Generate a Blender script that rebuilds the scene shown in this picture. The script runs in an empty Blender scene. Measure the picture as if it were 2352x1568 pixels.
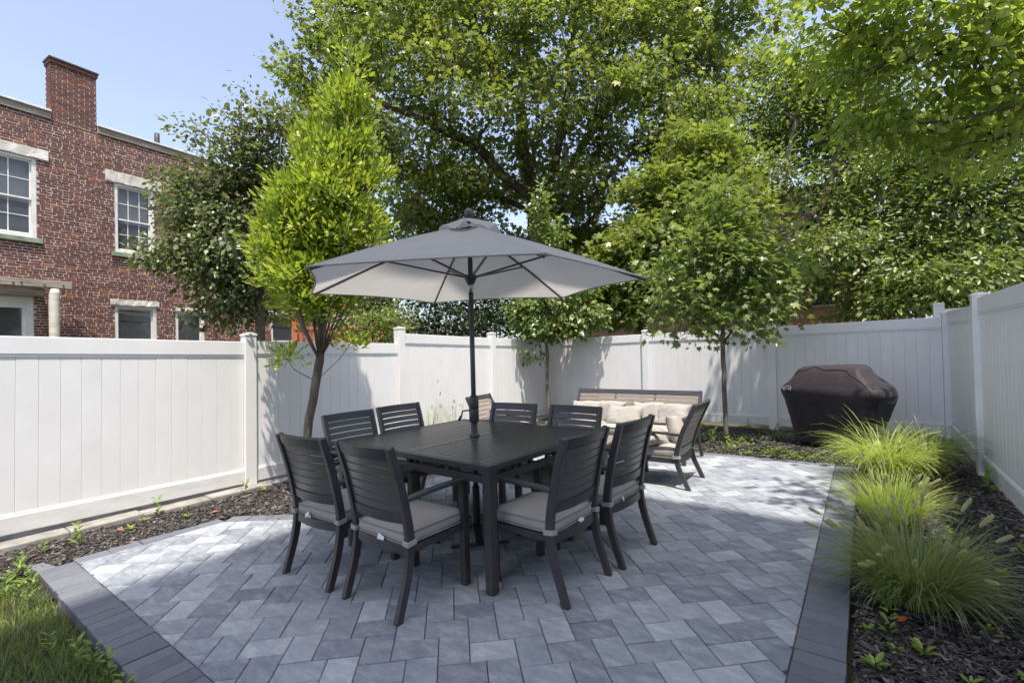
import bpy, bmesh, math, random
import numpy as np
from mathutils import Vector, Matrix
R = math.radians
random.seed(7); rng = np.random.default_rng(7)
scene = bpy.context.scene
col = scene.collection

# ------------------------------------------------------------------ camera, world, sun, exposure
cam_d = bpy.data.cameras.new('camera'); cam = bpy.data.objects.new('camera', cam_d); col.objects.link(cam)
cam_d.sensor_width = 36; cam_d.lens = 36 * 1095.2 / 2352; cam_d.clip_start = .05; cam_d.clip_end = 2000
def camera_axes(roll, pitch, yaw):
    f0 = Vector((-math.sin(yaw), math.cos(yaw), 0)); r0 = Vector((math.cos(yaw), math.sin(yaw), 0)); u0 = Vector((0, 0, 1))
    f = f0 * math.cos(pitch) + u0 * math.sin(pitch); u = u0 * math.cos(pitch) - f0 * math.sin(pitch)
    return r0 * math.cos(roll) - u * math.sin(roll), u * math.cos(roll) + r0 * math.sin(roll), f
_r, _u, _f = camera_axes(R(2.03), R(1.434), R(36.37))
cam.matrix_world = Matrix(((_r.x, _u.x, -_f.x, 0), (_r.y, _u.y, -_f.y, 0), (_r.z, _u.z, -_f.z, 1.45), (0, 0, 0, 1)))
scene.camera = cam

SUN_EL, SUN_AZ = R(70), R(38)                       # shadows run 38 degrees from -X towards +Y
sun_dir = Vector((math.cos(SUN_EL) * math.cos(SUN_AZ), -math.cos(SUN_EL) * math.sin(SUN_AZ), math.sin(SUN_EL)))
world = bpy.data.worlds.new('World'); scene.world = world; world.use_nodes = True
wn = world.node_tree; wn.nodes.clear()
sky = wn.nodes.new('ShaderNodeTexSky'); sky.sky_type = 'NISHITA'; sky.sun_disc = False
sky.sun_elevation = SUN_EL; sky.sun_rotation = math.atan2(sun_dir.x, sun_dir.y)
sky.air_density = 1.0; sky.dust_density = 2.4; sky.ozone_density = 2.4; sky.altitude = 30
bg = wn.nodes.new('ShaderNodeBackground'); bg.inputs['Strength'].default_value = .15
wo = wn.nodes.new('ShaderNodeOutputWorld')
hs = wn.nodes.new('ShaderNodeHueSaturation'); hs.inputs['Hue'].default_value = .506; hs.inputs['Saturation'].default_value = .76; hs.inputs['Value'].default_value = .74
wn.links.new(sky.outputs[0], hs.inputs['Color']); wn.links.new(hs.outputs[0], bg.inputs['Color']); wn.links.new(bg.outputs[0], wo.inputs['Surface'])
sun_l = bpy.data.lights.new('sun', 'SUN'); sun_l.energy = 2.6; sun_l.angle = R(.55); sun_l.color = (1, .93, .83)
sun = bpy.data.objects.new('sun', sun_l); col.objects.link(sun)
sun.rotation_euler = (-sun_dir).to_track_quat('-Z', 'Y').to_euler(); sun.location = (6, -6, 12)
vs = scene.view_settings; vs.view_transform = 'Standard'; vs.look = 'None'; vs.gamma = 1; vs.exposure = 1.55; vs.use_curve_mapping = False

# ------------------------------------------------------------------ materials
def nt(name):
    m = bpy.data.materials.new(name); m.use_nodes = True
    n = m.node_tree.nodes; return m, n, m.node_tree.links, n['Principled BSDF']
def ramp(n, l, fac, stops):
    r = n.new('ShaderNodeValToRGB'); e = r.color_ramp.elements
    while len(e) < len(stops): e.new(.5)
    for i, (p, c) in enumerate(stops): e[i].position = p; e[i].color = (*c, 1)
    l.new(fac, r.inputs[0]); return r.outputs[0]
def noise(n, l, scale, detail=4, vec=None, rough=.6, dist=0):
    t = n.new('ShaderNodeTexNoise'); t.inputs['Scale'].default_value = scale; t.inputs['Detail'].default_value = detail
    t.inputs['Roughness'].default_value = rough; t.inputs['Distortion'].default_value = dist
    if vec: l.new(vec, t.inputs['Vector'])
    return t.outputs['Fac']
def objcoord(n, l, scale=(1, 1, 1), rnd=True):
    tc = n.new('ShaderNodeTexCoord'); mp = n.new('ShaderNodeMapping'); l.new(tc.outputs['Object'], mp.inputs['Vector'])
    mp.inputs['Scale'].default_value = scale
    if rnd:
        oi = n.new('ShaderNodeObjectInfo'); mu = n.new('ShaderNodeMath'); mu.operation = 'MULTIPLY'; mu.inputs[1].default_value = 57
        l.new(oi.outputs['Random'], mu.inputs[0]); l.new(mu.outputs[0], mp.inputs['Location'])
    return mp.outputs[0]
def bump(n, l, h, strength, dist, bsdf):
    b = n.new('ShaderNodeBump'); b.inputs['Strength'].default_value = strength; b.inputs['Distance'].default_value = dist
    l.new(h, b.inputs['Height']); l.new(b.outputs[0], bsdf.inputs['Normal'])
def mixc(n, l, fac, a, b, mode='MIX'):
    m = n.new('ShaderNodeMix'); m.data_type = 'RGBA'; m.blend_type = mode
    if isinstance(fac, (int, float)): m.inputs[0].default_value = fac
    else: l.new(fac, m.inputs[0])
    for i, v in ((6, a), (7, b)):
        if isinstance(v, tuple): m.inputs[i].default_value = (*v, 1)
        else: l.new(v, m.inputs[i])
    return m.outputs[2]
def plain(name, a, b, scale=6, rough=.6, bs=.15, bd=.004, stretch=(1, 1, 1), metal=0, detail=5, spec=.5, bscale=None):
    m, n, l, p = nt(name); v = objcoord(n, l, stretch)
    f = noise(n, l, scale, detail, v)
    l.new(ramp(n, l, f, [(.3, a), (.7, b)]), p.inputs['Base Color'])
    p.inputs['Roughness'].default_value = rough; p.inputs['Metallic'].default_value = metal; p.inputs['Specular IOR Level'].default_value = spec
    if bs:
        f2 = noise(n, l, bscale or scale * 6, 4, v); bump(n, l, f2, bs, bd, p)
    return m
M = {}
M['vinyl'] = plain('white_vinyl', (.74, .73, .725), (.80, .795, .79), 2.5, .42, .05, .001)
M['vinyl_dirt'] = plain('white_vinyl_rail', (.60, .585, .57), (.76, .755, .745), 4, .42, .06, .001, (1, 1, 3))
M['metal'] = plain('charcoal_powder_coat', (.038, .037, .040), (.055, .053, .056), 14, .36, .12, .0006, spec=.6, bscale=500)
M['slat_dark'] = plain('charcoal_brushed_slat', (.058, .054, .052), (.115, .106, .098), 9, .30, .15, .0006, (2, 30, 30), spec=.6)
M['slat_tan'] = plain('taupe_faux_wood', (.16, .125, .10), (.27, .22, .18), 7, .6, .2, .001, (2, 40, 40))
M['canvas_seam'] = plain('seat_piping', (.22, .21, .195), (.30, .285, .265), 60, .9, .2, .001)
M['concrete'] = plain('kerb_concrete', (.15, .14, .125), (.33, .315, .29), 5, .9, .6, .006)
M['white_paint'] = plain('white_painted_frame', (.58, .58, .57), (.78, .78, .77), 5, .45, .1, .001)
M['lintel'] = plain('chipped_white_lintel', (.40, .37, .32), (.74, .72, .68), 4, .85, .7, .01)
M['sill'] = plain('green_weathered_sill', (.12, .17, .12), (.30, .36, .28), 5, .8, .4, .006)
M['old_wood'] = plain('weathered_grey_board', (.16, .135, .11), (.42, .37, .32), 3, .85, .6, .005, (1, 10, 10))
M['tin'] = plain('roof_flashing', (.55, .56, .58), (.75, .75, .76), 6, .5, .1, .002)
M['dark_pipe'] = plain('dark_iron_pipe', (.03, .03, .035), (.07, .065, .06), 9, .6, .2, .002)
M['birch'] = plain('round_log_post', (.38, .36, .31), (.62, .60, .54), 3, .85, .6, .006, (1, 1, 6))
M['siding'] = plain('tan_lap_siding', (.52, .31, .20), (.62, .39, .265), 2, .75, .2, .003, (1, 8, 8))
M['redwood'] = plain('orange_stained_deck_wood', (.34, .09, .03), (.52, .17, .06), 4, .7, .3, .003, (8, 8, 1))
M['brown_wood'] = plain('brown_picket_wood', (.09, .04, .025), (.17, .085, .05), 4, .8, .3, .003)
M['bark'] = plain('grey_brown_bark', (.045, .036, .028), (.15, .125, .10), 9, .95, 1, .02, (1, 1, .25))
M['bark_pale'] = plain('grey_smooth_bark', (.07, .058, .048), (.22, .19, .155), 10, .9, .8, .008, (1, 1, .35))
M['render_wall'] = plain('house_wall', (.50, .48, .45), (.60, .58, .55), 1.5, .85, .2, .004)
M['roof_dark'] = plain('dark_roof', (.06, .06, .06), (.10, .10, .10), 3, .9, .3, .01)
M['black'] = plain('umbrella_base_metal', (.015, .015, .016), (.03, .03, .03), 9, .45, .1, .001)
M['steel'] = plain('bare_steel_sleeve', (.45, .45, .46), (.6, .6, .6), 9, .3, .05, .001, metal=1)
M['tag'] = plain('white_care_label', (.72, .72, .70), (.8, .8, .78), 40, .7, 0)
M['print'] = plain('white_print', (.62, .60, .60), (.72, .70, .70), 40, .8, 0)
M['blind'] = plain('window_interior', (.05, .052, .055), (.16, .165, .17), 1.6, .9, 0, stretch=(1, 1, 6))

def fabric(name, a, b, transl=0, scale=900, wr=.25):
    m, n, l, p = nt(name); v = objcoord(n, l)
    f = noise(n, l, 5, 5, v); w = noise(n, l, scale, 2, v, .8)
    c = ramp(n, l, f, [(.3, a), (.7, b)])
    c2 = mixc(n, l, .35, c, ramp(n, l, w, [(.3, tuple(x * .6 for x in a)), (.7, tuple(min(1, x * 1.25) for x in b))]))
    l.new(c2, p.inputs['Base Color']); p.inputs['Roughness'].default_value = .92; p.inputs['Specular IOR Level'].default_value = .15
    p.inputs['Sheen Weight'].default_value = .15
    wf = noise(n, l, 14, 4, v, .6, .6)
    ad = n.new('ShaderNodeMath'); ad.operation = 'ADD'; l.new(wf, ad.inputs[0])
    ms = n.new('ShaderNodeMath'); ms.operation = 'MULTIPLY'; ms.inputs[1].default_value = .12; l.new(w, ms.inputs[0]); l.new(ms.outputs[0], ad.inputs[1])
    bump(n, l, ad.outputs[0], wr, .012, p)
    if transl:
        t = n.new('ShaderNodeBsdfTranslucent'); l.new(c2, t.inputs['Color'])
        mx = n.new('ShaderNodeMixShader'); mx.inputs[0].default_value = transl
        l.new(p.outputs[0], mx.inputs[1]); l.new(t.outputs[0], mx.inputs[2]); l.new(mx.outputs[0], n['Material Output'].inputs['Surface'])
    return m
M['cushion'] = fabric('warm_grey_cushion_cloth', (.33, .315, .29), (.40, .38, .355))
M['pillow'] = fabric('beige_pillow_cloth', (.31, .29, .26), (.385, .36, .325), wr=.9)
M['canopy'] = fabric('taupe_umbrella_canvas', (.44, .43, .41), (.49, .475, .455), .42, wr=.03)
M['cover'] = fabric('dark_plum_grill_cover', (.013, .009, .013), (.024, .017, .023), scale=300, wr=.5)
M['cover'].node_tree.nodes['Principled BSDF'].inputs['Roughness'].default_value = .62
M['cover'].node_tree.nodes['Principled BSDF'].inputs['Specular IOR Level'].default_value = .3

def random_fac(n, island):
    if island:
        g = n.new('ShaderNodeNewGeometry'); return g.outputs['Random Per Island']
    o = n.new('ShaderNodeObjectInfo'); return o.outputs['Random']
def paver_mat(name, island, dark=False):
    m, n, l, p = nt(name)
    rf = random_fac(n, island)
    tc = n.new('ShaderNodeTexCoord'); mp = n.new('ShaderNodeMapping')
    l.new(tc.outputs['Object'], mp.inputs['Vector'])
    mu = n.new('ShaderNodeMath'); mu.operation = 'MULTIPLY'; mu.inputs[1].default_value = 91
    l.new(rf, mu.inputs[0]); l.new(mu.outputs[0], mp.inputs['Location'])
    if island: mp.inputs['Rotation'].default_value = (0, 0, R(-43.5))
    mp.inputs['Scale'].default_value = (1, 2.2, 1)
    big = noise(n, l, 7, 6, mp.outputs[0], .72, .15); fine = noise(n, l, 190, 3, mp.outputs[0], .75)
    if dark:
        tone = ramp(n, l, rf, [(0, (.09, .097, .12)), (.5, (.115, .123, .148)), (1, (.14, .147, .168))])
        c = mixc(n, l, .35, tone, ramp(n, l, big, [(.3, (.10, .107, .13)), (.7, (.18, .186, .20))]))
    else:
        tone = ramp(n, l, rf, [(0, (.115, .128, .155)), (.3, (.19, .207, .24)), (.7, (.30, .32, .35)), (1, (.44, .457, .48))])
        c = mixc(n, l, .5, tone, ramp(n, l, big, [(.32, (.125, .137, .163)), (.52, (.258, .275, .30)), (.68, (.445, .46, .47))]))
    c = mixc(n, l, .5, c, ramp(n, l, fine, [(.3, (.25, .25, .25)), (.7, (.75, .75, .75))]), 'OVERLAY')
    l.new(c, p.inputs['Base Color']); p.inputs['Roughness'].default_value = .82; p.inputs['Specular IOR Level'].default_value = .35
    bump(n, l, fine, .35, .002, p)
    return m
M['paver'] = paver_mat('blended_grey_paver', False); M['paver_rest'] = paver_mat('blended_grey_paver_far', True)
M['border'] = paver_mat('charcoal_border_paver', False, True)
def brick_mat(name, island):
    m, n, l, p = nt(name); rf = random_fac(n, island); tc = n.new('ShaderNodeTexCoord')
    mp = n.new('ShaderNodeMapping'); l.new(tc.outputs['Object'], mp.inputs['Vector'])
    mu = n.new('ShaderNodeMath'); mu.operation = 'MULTIPLY'; mu.inputs[1].default_value = 37; l.new(rf, mu.inputs[0]); l.new(mu.outputs[0], mp.inputs['Location'])
    tone = ramp(n, l, rf, [(0, (.075, .030, .026)), (.25, (.115, .042, .032)), (.6, (.16, .058, .041)), (.84, (.19, .072, .048)), (.93, (.30, .11, .05)), (1, (.36, .15, .065))])
    f = noise(n, l, 22, 5, mp.outputs[0]); 
    c = mixc(n, l, .4, tone, ramp(n, l, f, [(.3, (.05, .022, .022)), (.55, (.15, .055, .045)), (.78, (.33, .22, .19))]))
    l.new(c, p.inputs['Base Color']); p.inputs['Roughness'].default_value = .9
    bump(n, l, noise(n, l, 70, 4, mp.outputs[0]), .7, .006, p); return m
M['brick'] = brick_mat('rough_red_brick', False); M['brick_rest'] = brick_mat('rough_red_brick_far', True)
M['mortar'] = plain('pale_mortar', (.40, .34, .30), (.56, .50, .45), 12, .95, .8, .01)
M['sand'] = plain('joint_sand', (.06, .058, .06), (.13, .125, .12), 60, .95, .6, .004)
M['soil'] = plain('dark_mulch_soil', (.018, .014, .012), (.05, .04, .034), 30, .95, 1, .03)
M['yard'] = plain('rough_yard_ground', (.035, .05, .018), (.10, .085, .05), 1.3, .95, .8, .04)

def chip_mat():
    m, n, l, p = nt('shredded_bark_mulch'); rf = random_fac(n, True)
    l.new(ramp(n, l, rf, [(0, (.012, .010, .011)), (.35, (.035, .029, .028)), (.65, (.075, .063, .057)), (.9, (.13, .11, .098)), (1, (.25, .22, .20))]), p.inputs['Base Color'])
    p.inputs['Roughness'].default_value = .75; return m
M['chips'] = chip_mat()
def leaf_mat(name, cols, transl=.35, rough=.40, tcol=None):
    cols = [(min(.6, c[0] * 1.30 + .006), min(.6, c[1] * 1.17 + .006), c[2] * 1.1 + .006) for c in cols]
    m, n, l, p = nt(name); rf = random_fac(n, True)
    k = len(cols); c = ramp(n, l, rf, [(i / (k - 1), cc) for i, cc in enumerate(cols)])
    l.new(c, p.inputs['Base Color']); p.inputs['Roughness'].default_value = rough; p.inputs['Specular IOR Level'].default_value = .6
    t = n.new('ShaderNodeBsdfTranslucent')
    tc = mixc(n, l, .6, c, tcol or tuple(min(1, x * y) for x, y in zip(cols[-1], (1.25, 1.5, .7))))
    l.new(tc, t.inputs['Color'])
    mx = n.new('ShaderNodeMixShader'); mx.inputs[0].default_value = transl
    l.new(p.outputs[0], mx.inputs[1]); l.new(t.outputs[0], mx.inputs[2]); l.new(mx.outputs[0], n['Material Output'].inputs['Surface'])
    return m
M['leaf_hornbeam'] = leaf_mat('hornbeam_leaf', [(.05, .10, .014), (.10, .175, .018), (.17, .255, .022), (.25, .34, .03), (.36, .42, .06)], .42)
M['leaf_maple'] = leaf_mat('maple_leaf', [(.05, .085, .022), (.08, .13, .028), (.12, .175, .034), (.22, .255, .06)], .42)
M['leaf_dark'] = leaf_mat('dull_dark_leaf', [(.04, .075, .03), (.06, .105, .038), (.085, .14, .05), (.12, .175, .07), (.19, .19, .085)], .3)
M['leaf_pear'] = leaf_mat('pear_leaf', [(.06, .115, .03), (.09, .155, .038), (.12, .195, .05), (.23, .27, .085)], .35, .35)
M['leaf_sapling'] = leaf_mat('young_maple_leaf', [(.07, .115, .035), (.10, .155, .04), (.135, .20, .05), (.20, .25, .07)], .38)
M['leaf_over'] = leaf_mat('broad_light_leaf', [(.10, .155, .03), (.15, .215, .036), (.21, .28, .05), (.30, .36, .09)], .52)
M['leaf_far'] = leaf_mat('pinnate_leaf', [(.05, .088, .024), (.08, .13, .03), (.12, .175, .038), (.21, .255, .065)], .4)
M['leaf_hedge'] = leaf_mat('evergreen_leaf', [(.02, .04, .016), (.035, .06, .022), (.06, .095, .032)], .2)
M['blade_lawn'] = leaf_mat('lawn_blade', [(.05, .10, .015), (.075, .14, .02), (.11, .18, .03), (.20, .21, .07)], .35)
M['blade_lime'] = leaf_mat('lime_grass_blade', [(.15, .24, .03), (.21, .31, .045), (.28, .37, .08), (.38, .43, .17)], .45)
M['blade_deep'] = leaf_mat('green_grass_blade', [(.085, .13, .045), (.12, .18, .06), (.17, .23, .085), (.30, .32, .16)], .42)
M['weed'] = leaf_mat('weed_leaf', [(.10, .19, .025), (.14, .24, .035), (.20, .30, .05)], .4)
M['plume'] = leaf_mat('buff_seed_head', [(.40, .38, .24), (.52, .49, .32), (.62, .57, .40)], .4)
def glass_mat():
    m, n, l, p = nt('window_glass'); p.inputs['Base Color'].default_value = (.10, .11, .12, 1)
    p.inputs['Roughness'].default_value = .05; p.inputs['Specular IOR Level'].default_value = .9; p.inputs['Alpha'].default_value = .35
    return m
M['glass'] = glass_mat()

# ------------------------------------------------------------------ mesh helpers
def put(name, me, parent=None, mat=None):
    o = bpy.data.objects.new(name, me); col.objects.link(o)
    if mat is not None and not me.materials: me.materials.append(mat)
    if parent: o.parent = parent
    return o
def tag(o, label=None, cat=None, group=None, kind=None):
    if label: o['label'] = label
    if cat: o['category'] = cat
    if group: o['group'] = group
    if kind: o['kind'] = kind
    return o
def empty(name, loc=(0, 0, 0), rz=0):
    o = bpy.data.objects.new(name, None); col.objects.link(o); o.location = loc; o.rotation_euler = (0, 0, rz); o.empty_display_size = .1
    return o
def copy_tree(o, parent=None):
    c = o.copy(); col.objects.link(c); c.parent = parent
    for ch in o.children: copy_tree(ch, c)
    return c
class MB:
    def __init__(s): s.v = []; s.f = []
    def add(s, v, f):
        k = len(s.v); s.v += [tuple(p) for p in v]; s.f += [tuple(i + k for i in q) for q in f]; return s
    def box(s, x0, y0, z0, x1, y1, z1, M4=None):
        v = [Vector(p) for p in ((x0, y0, z0), (x1, y0, z0), (x1, y1, z0), (x0, y1, z0), (x0, y0, z1), (x1, y0, z1), (x1, y1, z1), (x0, y1, z1))]
        if M4 is not None: v = [M4 @ p for p in v]
        return s.add(v, [(3, 2, 1, 0), (4, 5, 6, 7), (0, 1, 5, 4), (1, 2, 6, 5), (2, 3, 7, 6), (3, 0, 4, 7)])
    def sweep(s, pts, side, hw, ht):
        """rectangular bar along pts; side = unit vector(s) of the width; hw, ht half width and half thickness (may be lists)"""
        pts = [Vector(p) for p in pts]; n = len(pts); vv = []
        for i, p in enumerate(pts):
            t = (pts[min(i + 1, n - 1)] - pts[max(i - 1, 0)]).normalized()
            sd = Vector(side[i] if isinstance(side[0], (tuple, list, Vector)) else side); sd = (sd - t * sd.dot(t)).normalized()
            nn = t.cross(sd); a = hw[i] if isinstance(hw, (list, tuple)) else hw; b = ht[i] if isinstance(ht, (list, tuple)) else ht
            vv += [p - sd * a - nn * b, p + sd * a - nn * b, p + sd * a + nn * b, p - sd * a + nn * b]
        ff = [(3, 2, 1, 0), tuple(4 * (n - 1) + k for k in range(4))]
        for i in range(n - 1):
            for k in range(4): ff.append((4 * i + k, 4 * i + (k + 1) % 4, 4 * i + 4 + (k + 1) % 4, 4 * i + 4 + k))
        return s.add(vv, ff)
    def tube(s, pts, rad, n=8, closed=False):
        pts = [Vector(p) for p in pts]; m = len(pts); vv = []; prev = None
        for i, p in enumerate(pts):
            if closed: t = (pts[(i + 1) % m] - pts[i - 1]).normalized()
            else: t = (pts[min(i + 1, m - 1)] - pts[max(i - 1, 0)]).normalized()
            if prev is None: a = t.orthogonal().normalized()
            else:
                a = prev - t * prev.dot(t); a = a.normalized() if a.length > 1e-6 else t.orthogonal().normalized()
            prev = a; b = t.cross(a); r = rad[i] if isinstance(rad, (list, tuple)) else rad
            vv += [p + (a * math.cos(2 * math.pi * k / n) + b * math.sin(2 * math.pi * k / n)) * r for k in range(n)]
        ff = []
        for i in range(m if closed else m - 1):
            j = (i + 1) % m
            for k in range(n): ff.append((i * n + k, i * n + (k + 1) % n, j * n + (k + 1) % n, j * n + k))
        if not closed: ff += [tuple(range(n - 1, -1, -1)), tuple((m - 1) * n + k for k in range(n))]
        return s.add(vv, ff)
    def lathe(s, prof, n=20, c=(0, 0)):
        vv = [(c[0] + r * math.cos(2 * math.pi * k / n), c[1] + r * math.sin(2 * math.pi * k / n), z) for r, z in prof for k in range(n)]
        ff = [(i * n + k, i * n + (k + 1) % n, i * n + n + (k + 1) % n, i * n + n + k) for i in range(len(prof) - 1) for k in range(n)]
        ff += [tuple(range(n - 1, -1, -1)), tuple((len(prof) - 1) * n + k for k in range(n))]
        return s.add(vv, ff)
    def mesh(s, name, bevel=0, smooth=False, seg=2, mat=None):
        me = bpy.data.meshes.new(name); me.from_pydata(s.v, [], s.f)
        if bevel:
            bm = bmesh.new(); bm.from_mesh(me)
            bmesh.ops.recalc_face_normals(bm, faces=bm.faces)
            ed = [e for e in bm.edges if len(e.link_faces) == 2 and e.calc_face_angle(0) > .6]
            bmesh.ops.bevel(bm, geom=ed, offset=bevel, segments=seg, affect='EDGES', profile=.6, clamp_overlap=True)
            bm.to_mesh(me); bm.free()
        if smooth: me.polygons.foreach_set('use_smooth', [True] * len(me.polygons))
        if mat: me.materials.append(mat)
        return me
    def build(s, name, mat, parent=None, bevel=0, smooth=False, seg=2):
        return put(name, s.mesh(name, bevel, smooth, seg, mat), parent)
def fast_mesh(name, verts, counts, mat=None, smooth=False):
    """verts (N,3); faces are consecutive runs of vertices with the given sizes"""
    me = bpy.data.meshes.new(name); verts = np.asarray(verts, np.float32).reshape(-1, 3); counts = np.asarray(counts, np.int32)
    nl = int(counts.sum()); me.vertices.add(len(verts)); me.vertices.foreach_set('co', verts.ravel())
    me.loops.add(nl); me.loops.foreach_set('vertex_index', np.arange(nl, dtype=np.int32))
    me.polygons.add(len(counts)); st = np.zeros(len(counts), np.int32); st[1:] = np.cumsum(counts)[:-1]
    me.polygons.foreach_set('loop_start', st); me.polygons.foreach_set('loop_total', counts)
    me.update(calc_edges=True)
    if mat: me.materials.append(mat)
    return me
def grid_mesh(name, verts, nv, faces, mat=None, smooth=False):
    """instances: verts (I,nv,3), faces = template list of index tuples (all same length)"""
    verts = np.asarray(verts, np.float32); I = len(verts); fa = np.asarray(faces, np.int32); k = fa.shape[1]
    idx = (fa[None] + (np.arange(I, dtype=np.int32) * nv)[:, None, None]).reshape(-1)
    me = bpy.data.meshes.new(name); me.vertices.add(I * nv); me.vertices.foreach_set('co', verts.reshape(-1))
    me.loops.add(len(idx)); me.loops.foreach_set('vertex_index', idx)
    nf = I * len(fa); me.polygons.add(nf)
    me.polygons.foreach_set('loop_start', np.arange(nf, dtype=np.int32) * k); me.polygons.foreach_set('loop_total', np.full(nf, k, np.int32))
    if smooth: me.polygons.foreach_set('use_smooth', np.ones(nf, bool))
    me.update(calc_edges=True)
    if mat: me.materials.append(mat)
    return me

# ------------------------------------------------------------------ ground
LX, LY = .0177, .0089                                # the yard falls slightly: plumb things lean this much to the paving
def sheet(name, pts, z, mat):
    me = bpy.data.meshes.new(name); me.from_pydata([(x, y, z) for x, y in pts], [], [tuple(range(len(pts)))]); me.materials.append(mat)
    return tag(put(name, me), kind='structure')
sheet('ground', [(-400, -400), (400, -400), (400, 400), (-400, 400)], -.10, M['yard'])
def bed(name, x0, y0, x1, y1, nx, ny, amp, z=-.03):
    mb = MB(); 
    vv = [(x0 + (x1 - x0) * i / nx, y0 + (y1 - y0) * j / ny, z + amp * (math.sin(i * 1.7 + j * .9) * .5 + random.uniform(-.6, .6)) - (.07 if j == 0 or (i == nx and x1 == -5.0) else 0)) for j in range(ny + 1) for i in range(nx + 1)]
    ff = [(j * (nx + 1) + i, j * (nx + 1) + i + 1, (j + 1) * (nx + 1) + i + 1, (j + 1) * (nx + 1) + i) for j in range(ny) for i in range(nx)]
    mb.add(vv, ff); return tag(mb.build(name, M['soil'], smooth=True), kind='structure')
bed('mulch_bed', -.10, .4, 1.02, 9.4, 14, 90, .012)
bed('mulch_bed', -5.95, .50, -4.3, 9.4, 16, 80, .012)
bed('mulch_bed', -5.95, -1.6, -5.0, .505, 9, 18, .012, -.034)
bed('mulch_bed', -4.3, 6.86, -.10, 9.4, 40, 26, .012)
sheet('lawn', [(-5.1, -5), (1.6, -5), (1.6, .74), (-5.1, .74)], -.065, M['soil'])

# ------------------------------------------------------------------ patio of herringbone pavers
PW, PL, A0 = .1524, .2286, R(43.5)
e1 = np.array([math.cos(A0), math.sin(A0)]); e2 = np.array([math.sin(A0), -math.cos(A0)]); PO = np.array([-1.002, 2.437])
XR, YF, YB, XL = -.3335, .9445, 6.72, -4.80           # field limits: right, front, back, left
def clip(poly, a, b, c):                              # keep a*x+b*y<=c
    out = []
    for i in range(len(poly)):
        p, q = poly[i], poly[(i + 1) % len(poly)]; dp, dq = a * p[0] + b * p[1] - c, a * q[0] + b * q[1] - c
        if dp <= 0: out.append(p)
        if (dp < 0 < dq) or (dq < 0 < dp):
            t = dp / (dp - dq); out.append((p[0] + (q[0] - p[0]) * t, p[1] + (q[1] - p[1]) * t))
    return out
def parea(p): return .5 * abs(sum(p[i][0] * p[(i + 1) % len(p)][1] - p[(i + 1) % len(p)][0] * p[i][1] for i in range(len(p))))
def prism(poly, h=.06, ch=.003, gap=.0020):
    """stone with a small chamfer; poly CCW around its own centre -> verts, faces"""
    n = len(poly); s = sum(poly[i][0] * poly[(i + 1) % n][1] - poly[(i + 1) % n][0] * poly[i][1] for i in range(n))
    if s < 0: poly = poly[::-1]
    def inset(d):
        o = []
        for i in range(n):
            p0, p1, p2 = (np.array(poly[(i + k) % n]) for k in (-1, 0, 1))
            d1 = p1 - p0; d2 = p2 - p1; d1 = d1 / (np.linalg.norm(d1) + 1e-9); d2 = d2 / (np.linalg.norm(d2) + 1e-9)
            n1 = np.array([-d1[1], d1[0]]); n2 = np.array([-d2[1], d2[0]]); b = n1 + n2; k = max(.35, 1 + n1 @ n2)
            o.append(tuple(p1 + b * d / k))
        return o
    a, b = inset(gap), inset(gap + ch)
    v = [(x, y, -h) for x, y in a] + [(x, y, -ch) for x, y in a] + [(x, y, 0) for x, y in b]
    f = [tuple(range(2 * n, 3 * n))]
    for i in range(n):
        j = (i + 1) % n; f += [(i, j, n + j, n + i), (n + i, n + j, 2 * n + j, 2 * n + i)]
    return v, f
patio = sheet('patio', [(-4.90, .76), (-.14, .76), (-.14, 6.84), (-4.32, 6.84), (-4.32, 2.44), (-4.90, 1.96)], -.018, M['sand'])
def left_limit(poly, cy):
    if cy < 2.33:
        poly = clip(poly, -1, 0, -XL)
        if poly: poly = clip(poly, -.43, .58, .58 * 1.96 - .43 * XL)    # the stepped-in corner
        return poly
    return clip(poly, -1, 0, 4.22)
pav = []
for i in range(-40, 41):
    for j in range(-60, 61):
        base = PO + i * (PL * (e1 + e2)) + j * (PW * (e2 - e1))
        for (o1, o2, l1, l2) in ((0, 0, PL, PW), (-PW, PW - PL, PW, PL)):
            o = base + e1 * o1 + e2 * o2
            c = o + e1 * l1 / 2 + e2 * l2 / 2
            if not (-5.1 < c[0] < 0 and .6 < c[1] < 7): continue
            poly = [tuple(o), tuple(o + e1 * l1), tuple(o + e1 * l1 + e2 * l2), tuple(o + e2 * l2)]
            full = parea(poly)
            poly = clip(poly, 1, 0, XR)
            if poly: poly = clip(poly, 0, -1, -YF)
            if poly: poly = clip(poly, 0, 1, YB)
            if poly: poly = left_limit(poly, c[1])
            if not poly or len(poly) < 3 or parea(poly) < .0012: continue
            cen = np.mean(np.array(poly), 0); dpt = cen[0] * -.593 + cen[1] * .805
            pav.append((dpt, tuple(cen), poly, parea(poly) > full * .995, l1 > l2))
inview = [p for p in pav if p[0] > 1.0 and abs((p[1][0] * .805 + p[1][1] * .593) / p[0]) < 1.12]
inview.sort(key=lambda p: -(p[3] and 1 or .4) / p[0] ** 2)
pick = set(id(p) for p in inview[:300])
std = {}
rest_v, rest_f = MB(), None
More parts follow.
